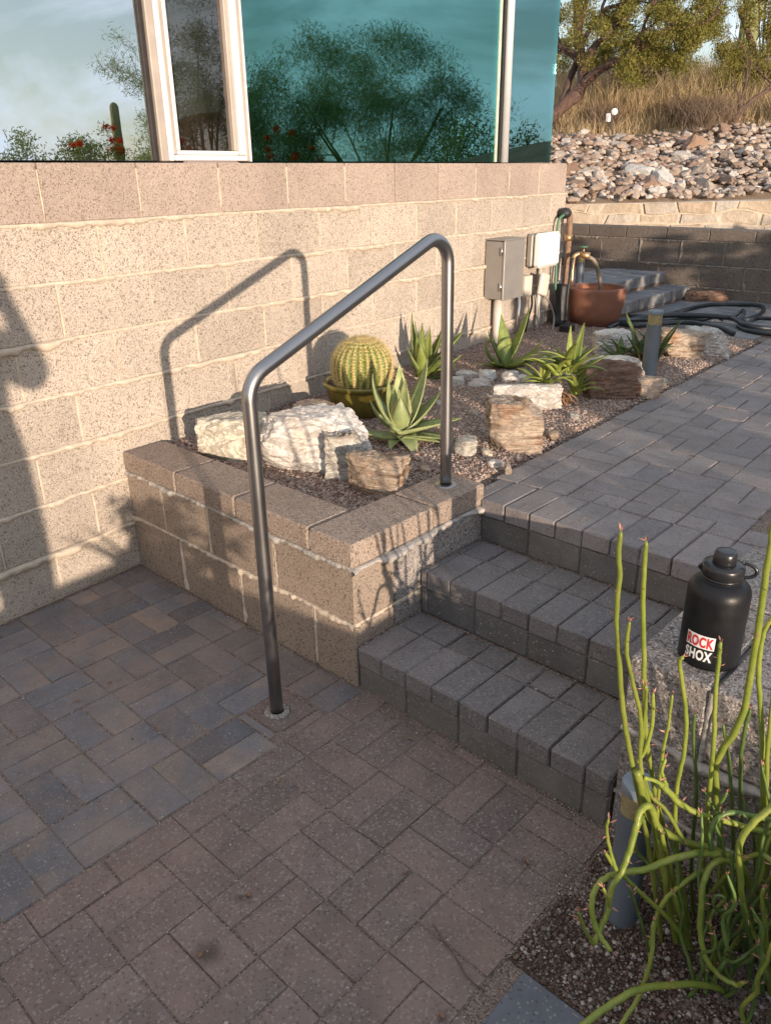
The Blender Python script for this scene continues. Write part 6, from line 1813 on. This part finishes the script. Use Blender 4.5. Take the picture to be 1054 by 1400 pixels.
T_ = np.array(tufts); nb = 58000; k = rg.integers(0, len(T_), nb); sz = 0.82 * rg.uniform(.22, .95, len(T_)) * rg.choice([.55, 1, 1], len(T_))
near = np.clip((np.linalg.norm(T_[:, :2], axis=1) - 12.8) / 1.6, 0.35, 1); sz *= near
Bp = T_[k] + np.concatenate([rg.normal(0, .10, (nb, 2)), np.zeros((nb, 1))], 1) - np.array([0, 0, .05])
V, F = grass_blades(Bp, sz[k] * rg.uniform(.5, 1.15, nb), rg.uniform(.1, .7, nb), .0045)
tag(fast_obj('dry_grass', V, F, M['grass']), kind='stuff')
# grey twiggy brush
B_ = []
for (x0, x1, h0, h1, n_) in [(860, 912, 12.6, 13.6, 30), (880, 930, 11.7, 12.1, 8), (985, 1060, 12.4, 13.2, 14), (775, 800, 12.6, 13.4, 8)]:
    for _ in range(n_): B_.append(hp(rg.uniform(x0, x1), 0, rg.uniform(h0, h1)))
B_ = np.array(B_); nb = 5200; k = rg.integers(0, len(B_), nb)
V, F = grass_blades(B_[k] + np.concatenate([rg.normal(0, .08, (nb, 2)), rg.uniform(0, .2, (nb, 1))], 1), rg.uniform(.10, .30, nb), rg.uniform(.3, 1.8, nb), .0035)
tag(fast_obj('dry_brush', V, F, M['brush']), kind='stuff')

# garden lights on the slope
p_ = at(836, 166, 12.6); sp = tag(empty('spotlight', p_), 'round white spotlight on a short bracket at the edge of the dry grass', 'spotlight')
V, F = tube([p_ - np.array([0, 0, .25]), p_ + np.array([0, 0, .02])], .018, 10); obj('stake', V, F, M['lamp_dark'], sp)
V, F = chamfer_box(.06, .05, .11, .006); obj('bracket', V + at(831, 166, 12.6), F, M['lamp_white'], sp)
tow = np.array([*(-FW * .9 + RT * -.25), -.15]); tow /= np.linalg.norm(tow); c_ = at(840, 152, 12.55)
V, F = tube([c_ - tow * .10, c_ - tow * .06, c_, c_ + tow * .006], [.028, .040, .046, .044], 20); obj('lamp_head', V, F, M['lamp_white'], sp, True)
p_ = at(951, 197, 11.9); fl = tag(empty('floodlight', p_), 'small dark square floodlight among the rubble rocks', 'floodlight')
V, F = chamfer_box(.13, .06, .10, .01); V = rotz(V, RTA); obj('lamp_body', V + p_ + np.array([0, 0, .03]), F, M['lamp_dark'], fl)
V, F = tube([p_ - np.array([0, 0, .15]), p_ + np.array([0, 0, .05])], .012, 8); obj('stake', V, F, M['lamp_dark'], fl)

# dead leaves and a twig on the paving
def litter(name, label, x, y, z, L, w, a):
    V = []; F = []
    for i in range(5):
        t = i / 4; ww = w * math.sin(math.pi * (0.08 + 0.88 * t)); q = np.array([math.cos(a), math.sin(a)]) * (t - .5) * L; s_ = np.array([-math.sin(a), math.cos(a)]) * ww
        zc = z + .002 + .003 * math.sin(t * 3)
        V += [(x + q[0] + s_[0], y + q[1] + s_[1], zc + .003), (x + q[0], y + q[1], zc), (x + q[0] - s_[0], y + q[1] - s_[1], zc + .0025)]
    for i in range(4):
        for j in range(2): a_ = i * 3 + j; F.append([a_, a_ + 3, a_ + 4, a_ + 1])
    return tag(obj(name, V, F, M['dry']), label, 'leaf', 'dead leaves on the paving')
for li, (px, py) in enumerate([(106, 960), (340, 1226), (275, 1308), (720, 1180), (150, 935), (604, 1392), (555, 1195), (560, 1012)]):
    q = atz(px, py, 0); litter('dead_leaf', 'small curled brown leaf ' + ['on the grey pavers left of the post', 'on the brown pavers below the post', 'near the dark oil spot', 'below the lowest step', 'on the pavers by the planter corner', 'at the bottom edge of the paving', 'in the middle of the brown pavers', 'at the foot of the lowest step'][li], q[0], q[1], 0.0, .016, .004, random.uniform(0, 6))
tw_ = [atz(x, y, .006) for x, y in [(592, 1264), (605, 1285), (622, 1308), (628, 1318), (642, 1340), (662, 1356)]]
V, F = tube(smooth_path(tw_, 30), .0016, 6); tag(obj('twig', V, F, M['bark'], None, True), 'thin curved brown twig lying on the brown pavers', 'twig')

# ================================================================== BEHIND AND BESIDE THE CAMERA (seen in the windows, casting the shade)
def mirror_at(px, py, h):
    """the point whose reflection in the window glass appears at a pixel, h metres along the view"""
    p_ = at(px, py, h); d = WN @ p_ - (WDIST - GO); return p_ - 2 * d * WN
def bush(label, c, w, hh, n_, mat='leaf_shrub', flower=None, name='desert_shrub', L=.04, W=.014, up=.15):
    root = tag(empty(name, c), label, 'shrub'); st = MB(); C = []
    for q in range(12):
        e = np.array(c) + np.array([rng.normal(0, w * .42), rng.normal(0, w * .42), hh * rng.uniform(.55, 1)]); V, F = tube(smooth_path([c, np.array(c) * .55 + e * .45 + np.array([0, 0, hh * up]), e], 9), np.linspace(.014, .004, 9), 5); st.add(V, F)
        for t in (.5, .7, .85, 1): C.append(np.array(c) * (1 - t) + e * t)
    st.obj('stems', M['bark_green'], root); pts = clump_pts(C, .16 * max(w, .5), n_); pts[:, 2] = np.minimum(pts[:, 2], c[2] + hh)
    V, F = leaf_cards(pts, None, L, W); tag(fast_obj('foliage', V, F, M[mat], root), kind='stuff')
    return root, C
SH = [(1.75, -0.95, .40, .33), (2.45, -1.05, .45, .56), (3.15, -1.0, .5, .80), (3.85, -1.0, .5, .90), (4.55, -1.05, .55, .98), (5.25, -1.0, .55, 1.04), (5.95, -1.0, .55, 1.06), (6.65, -1.05, .55, 1.08), (7.35, -1.0, .55, 1.08)]  # unseen shrub row, added with heights set to shade walkway and end wall
for i, (x, y, w, hh) in enumerate(SH):
    bush(f'leafy shrub across the walkway, unseen and added for shade, ' + ['lowest and nearest to the patio', 'second from the patio', 'third from the patio', 'fourth from the patio', 'fifth from the patio', 'sixth from the patio', 'third from the end wall', 'second from the end wall', 'nearest to the end wall'][i], np.array([x, y, .45]), w, hh, 6500, L=.05, W=.022)
for o_ in list(COL.objects):
    if str(o_.get('label', '')).startswith('leafy shrub across the walkway'): o_['group'] = 'unseen shrubs added for shade'
# unseen low wall behind the viewer, added to keep the patio floor in shade
lw = tag(empty('low_shade_wall', (-1.5, -1.72, 0)), 'unseen low tan block wall added to shade the patio', 'wall')
lm = MB()
for c_ in range(3):
    for k_ in range(17):
        x = -5.3 + .406 * k_ + (.2 if c_ % 2 else 0); lm.add(*boxat(x, x + .398, -1.82, -1.63, c_ * .2 - .03, c_ * .2 + .192 - .03, .004))
tag(lm.obj('block', M['planter'], lw), kind='stuff')
pc_ = MB(); pc_.add(*boxat(-5.2, 1.6, -1.80, -1.65, -.1, .55, .003)); pc_.obj('mortar_core', M['mortar'], lw)
# unseen bush, added to throw dappled shade on the planter and wall
bush('unseen spiky leaved bush added to cast dappled shade', np.array([0.22, -0.48, 0.0]), .22, .74, 420, L=.10, W=.03, up=.25)
b = np.array([0.24, -0.28, 0.0])  # unseen agave, added for the broad shadow low on the house wall
aloe('unseen large agave with broad leaves added to cast a shadow on the wall', b, [((0, 0, .1), math.radians(a_), L_0, .09, D(e_), D(e_ - d_), 0) for a_, L_0, e_, d_ in [(95, .62, 80, 50), (5, .66, 74, 30), (160, .6, 74, 30), (220, .55, 78, 30), (290, .62, 80, 20), (190, .7, 66, 40)]], 'aloe_green')
# trees reflected in the glass
def far_tree(label, px, ytop, h, wpx, n_, cr, gz=-.15, mat='leaf_palo', name='palo_verde_tree', nl=6, L=.05, W=.013, frac=.32):
    top = mirror_at(px, ytop, h); b = np.array([top[0], top[1], gz]); Hh = top[2] - gz; Wd = wpx / 1066 * h
    limbs = []
    for q in range(nl):
        a = 2 * math.pi * q / nl + rng.uniform(-.3, .3); s_ = Wd * .40 * rng.uniform(.5, 1)
        limbs.append(([b, b + np.array([math.cos(a) * s_ * .3, math.sin(a) * s_ * .3, Hh * frac]), b + np.array([math.cos(a) * s_ * .8, math.sin(a) * s_ * .8, Hh * rng.uniform(.6, .72)])], .06, .02))
    ex = []
    for q in range(int(26 * Wd * Hh / max(cr * cr * 22, .1)) + 20):
        a = rng.uniform(0, 6.28); zz = rng.random() ** .8; rr_ = Wd * .5 * math.sqrt(rng.random()) * (1 - zz ** 2.2) ** .5 * rng.uniform(.8, 1.08)
        ex.append(b + np.array([math.cos(a) * rr_, math.sin(a) * rr_, Hh * (.16 + .82 * zz)]))
    return tree(name, label, 'tree', limbs, mat, 'bark_green', n_, L, W, cr, lev=2, Lb=Hh * .20, droop=-.5, spread=.45, extra=ex)
far_tree('wide palo verde tree across the garden, mirrored in the teal window', 515, 40, 22, 400, 60000, .50, L=.16, W=.011)
far_tree('slim palo verde tree across the garden, mirrored in the narrow window', 262, 30, 18, 150, 24000, .32, L=.12, W=.011)
far_tree('low dark shrubby tree across the garden, left of the wide one', 375, 105, 19, 150, 18000, .34, L=.13, W=.011)
for i, (px, yt, h, w_) in enumerate([(40, 190, 30, 90), (110, 188, 32, 80), (200, 196, 34, 60), (640, 160, 26, 120)]):
    far_tree(['far rounded bush on the plain, leftmost in the mirror window', 'far rounded bush on the plain, second in the mirror window', 'far small bush on the plain near the mirrored saguaro', 'far thorny bush mirrored beside the wide palo verde'][i], px, yt, h, w_, 3500, .5, gz=-.2, name='desert_bush', L=.16, W=.05)
sg_ = mirror_at(155, 138, 20.0); saguaro('single saguaro column mirrored in the left window', np.array([sg_[0], sg_[1], -.2]), sg_[2] + .2, .115)
for i, (px, yt, h, w_) in enumerate([(186, 142, 12.0, 1.15), (395, 170, 12.0, 1.0)]):
    c_ = mirror_at(px, yt, h); hh = c_[2] + .1; c_[2] = -.1
    root, C = bush(['red flowering bird of paradise shrub mirrored in the left window', 'red flowering shrub mirrored in the teal window'][i], c_, w_, hh, 6500, name='flowering_shrub', L=.045, W=.014)
    tp_ = [q for q in C if q[2] > hh * .72][:14]
    fc = clump_pts(tp_ + [q + rng.normal(0, .12, 3) for q in tp_], .06, 1300); fc[:, 2] += .05; V, F = leaf_cards(fc, None, .03, .016); tag(fast_obj('flowers', V, F, M['flower'], root), kind='stuff')
# ================================================================== THE PERSON TAKING THE PICTURE (stands behind the camera)
def person(base, face):
    f = np.array([*face, 0.0]); f /= np.linalg.norm(f); r_ = np.array([f[1], -f[0], 0]); b = np.array(base, float)
    W_ = lambda x, y, z: b + r_ * x + f * y + np.array([0, 0, z])
    J = {'pelvis': (W_(0, 0, .95), .17), 'waist': (W_(0, .01, 1.10), .19), 'chest': (W_(0, .01, 1.30), .185), 'neck': (W_(0, .02, 1.47), .06), 'head0': (W_(0, .05, 1.56), .085), 'head1': (W_(0, .05, 1.68), .095), 'crown': (W_(0, .03, 1.75), .07)}
    E = [('pelvis', 'waist'), ('waist', 'chest'), ('chest', 'neck'), ('neck', 'head0'), ('head0', 'head1'), ('head1', 'crown')]
    for s, n in ((1, 'r'), (-1, 'l')):
        J['hip' + n] = (W_(.11 * s, 0, .86), .15); J['knee' + n] = (W_(.14 * s, .02, .49), .11); J['ank' + n] = (W_(.14 * s, -.02, .11), .09); J['toe' + n] = (W_(.15 * s, .16, .035), .035)
        J['sh' + n] = (W_(.19 * s, .01, 1.40), .09); J['el' + n] = (W_(.30 * s, .10, 1.23), .065); J['wr' + n] = (W_(.10 * s + .07, .27, 1.47), .03); J['hand' + n] = (W_(.055 * s + .07, .30, 1.53), .03)
        E += [('pelvis', 'hip' + n), ('hip' + n, 'knee' + n), ('knee' + n, 'ank' + n), ('ank' + n, 'toe' + n), ('chest', 'sh' + n), ('sh' + n, 'el' + n), ('el' + n, 'wr' + n), ('wr' + n, 'hand' + n)]
        for q, (dx, L) in enumerate([(-.018, .07), (-.006, .08), (.006, .075), (.018, .06)]):
            p0 = W_(.055 * s + .07 + dx, .305, 1.55); J[f'f{n}{q}'] = (p0 + np.array([0, 0, L * .5]) + f * .02, .009); J[f'g{n}{q}'] = (p0 + np.array([0, 0, L * .8]) - r_ * s * .02 + f * .025, .008)
            E += [('hand' + n, f'f{n}{q}'), (f'f{n}{q}', f'g{n}{q}')]
    names = list(J); me = bpy.data.meshes.new('body'); me.from_pydata([(J[k][0] - b).tolist() for k in names], [(names.index(a), names.index(c)) for a, c in E], [])
    o = bpy.data.objects.new('person', me); link(o, None, b)
    me.materials.append(M['shirt'])
    sk = o.modifiers.new('skin', 'SKIN'); sk.use_smooth_shade = True
    for i, k in enumerate(names): me.skin_vertices[0].data[i].radius = (J[k][1], J[k][1]); me.skin_vertices[0].data[i].use_root = (k == 'pelvis')
    ss = o.modifiers.new('sub', 'SUBSURF'); ss.levels = 1; ss.render_levels = 2
    tag(o, 'person in dark clothes standing behind the camera holding up a phone', 'person')
    for s in (-1, 1):
        V, F = ico(2); obj('eye', V * .012 + W_(.032 * s, .135, 1.645), F, M['st_white'], o, True)
    V, F = ico(2); obj('nose', V * np.array([.013, .018, .02]) + W_(0, .15, 1.615), F, M['skin'], o, True)
    V, F = ico(3); V = V * np.array([.108, .112, .10]) + W_(0, .02, 1.72); obj('hair', V, F, M['hair'], o, True)
    V, F = chamfer_box(.075, .009, .155, .006); V = rotz(V, math.atan2(r_[1], r_[0])) + W_(.07, .335, 1.47)
    tag(obj('phone', V, F, M['phone']), 'black phone held up by the person behind the camera', 'phone')
person((-0.40, -0.15, 0.0), (FW[0], FW[1]))
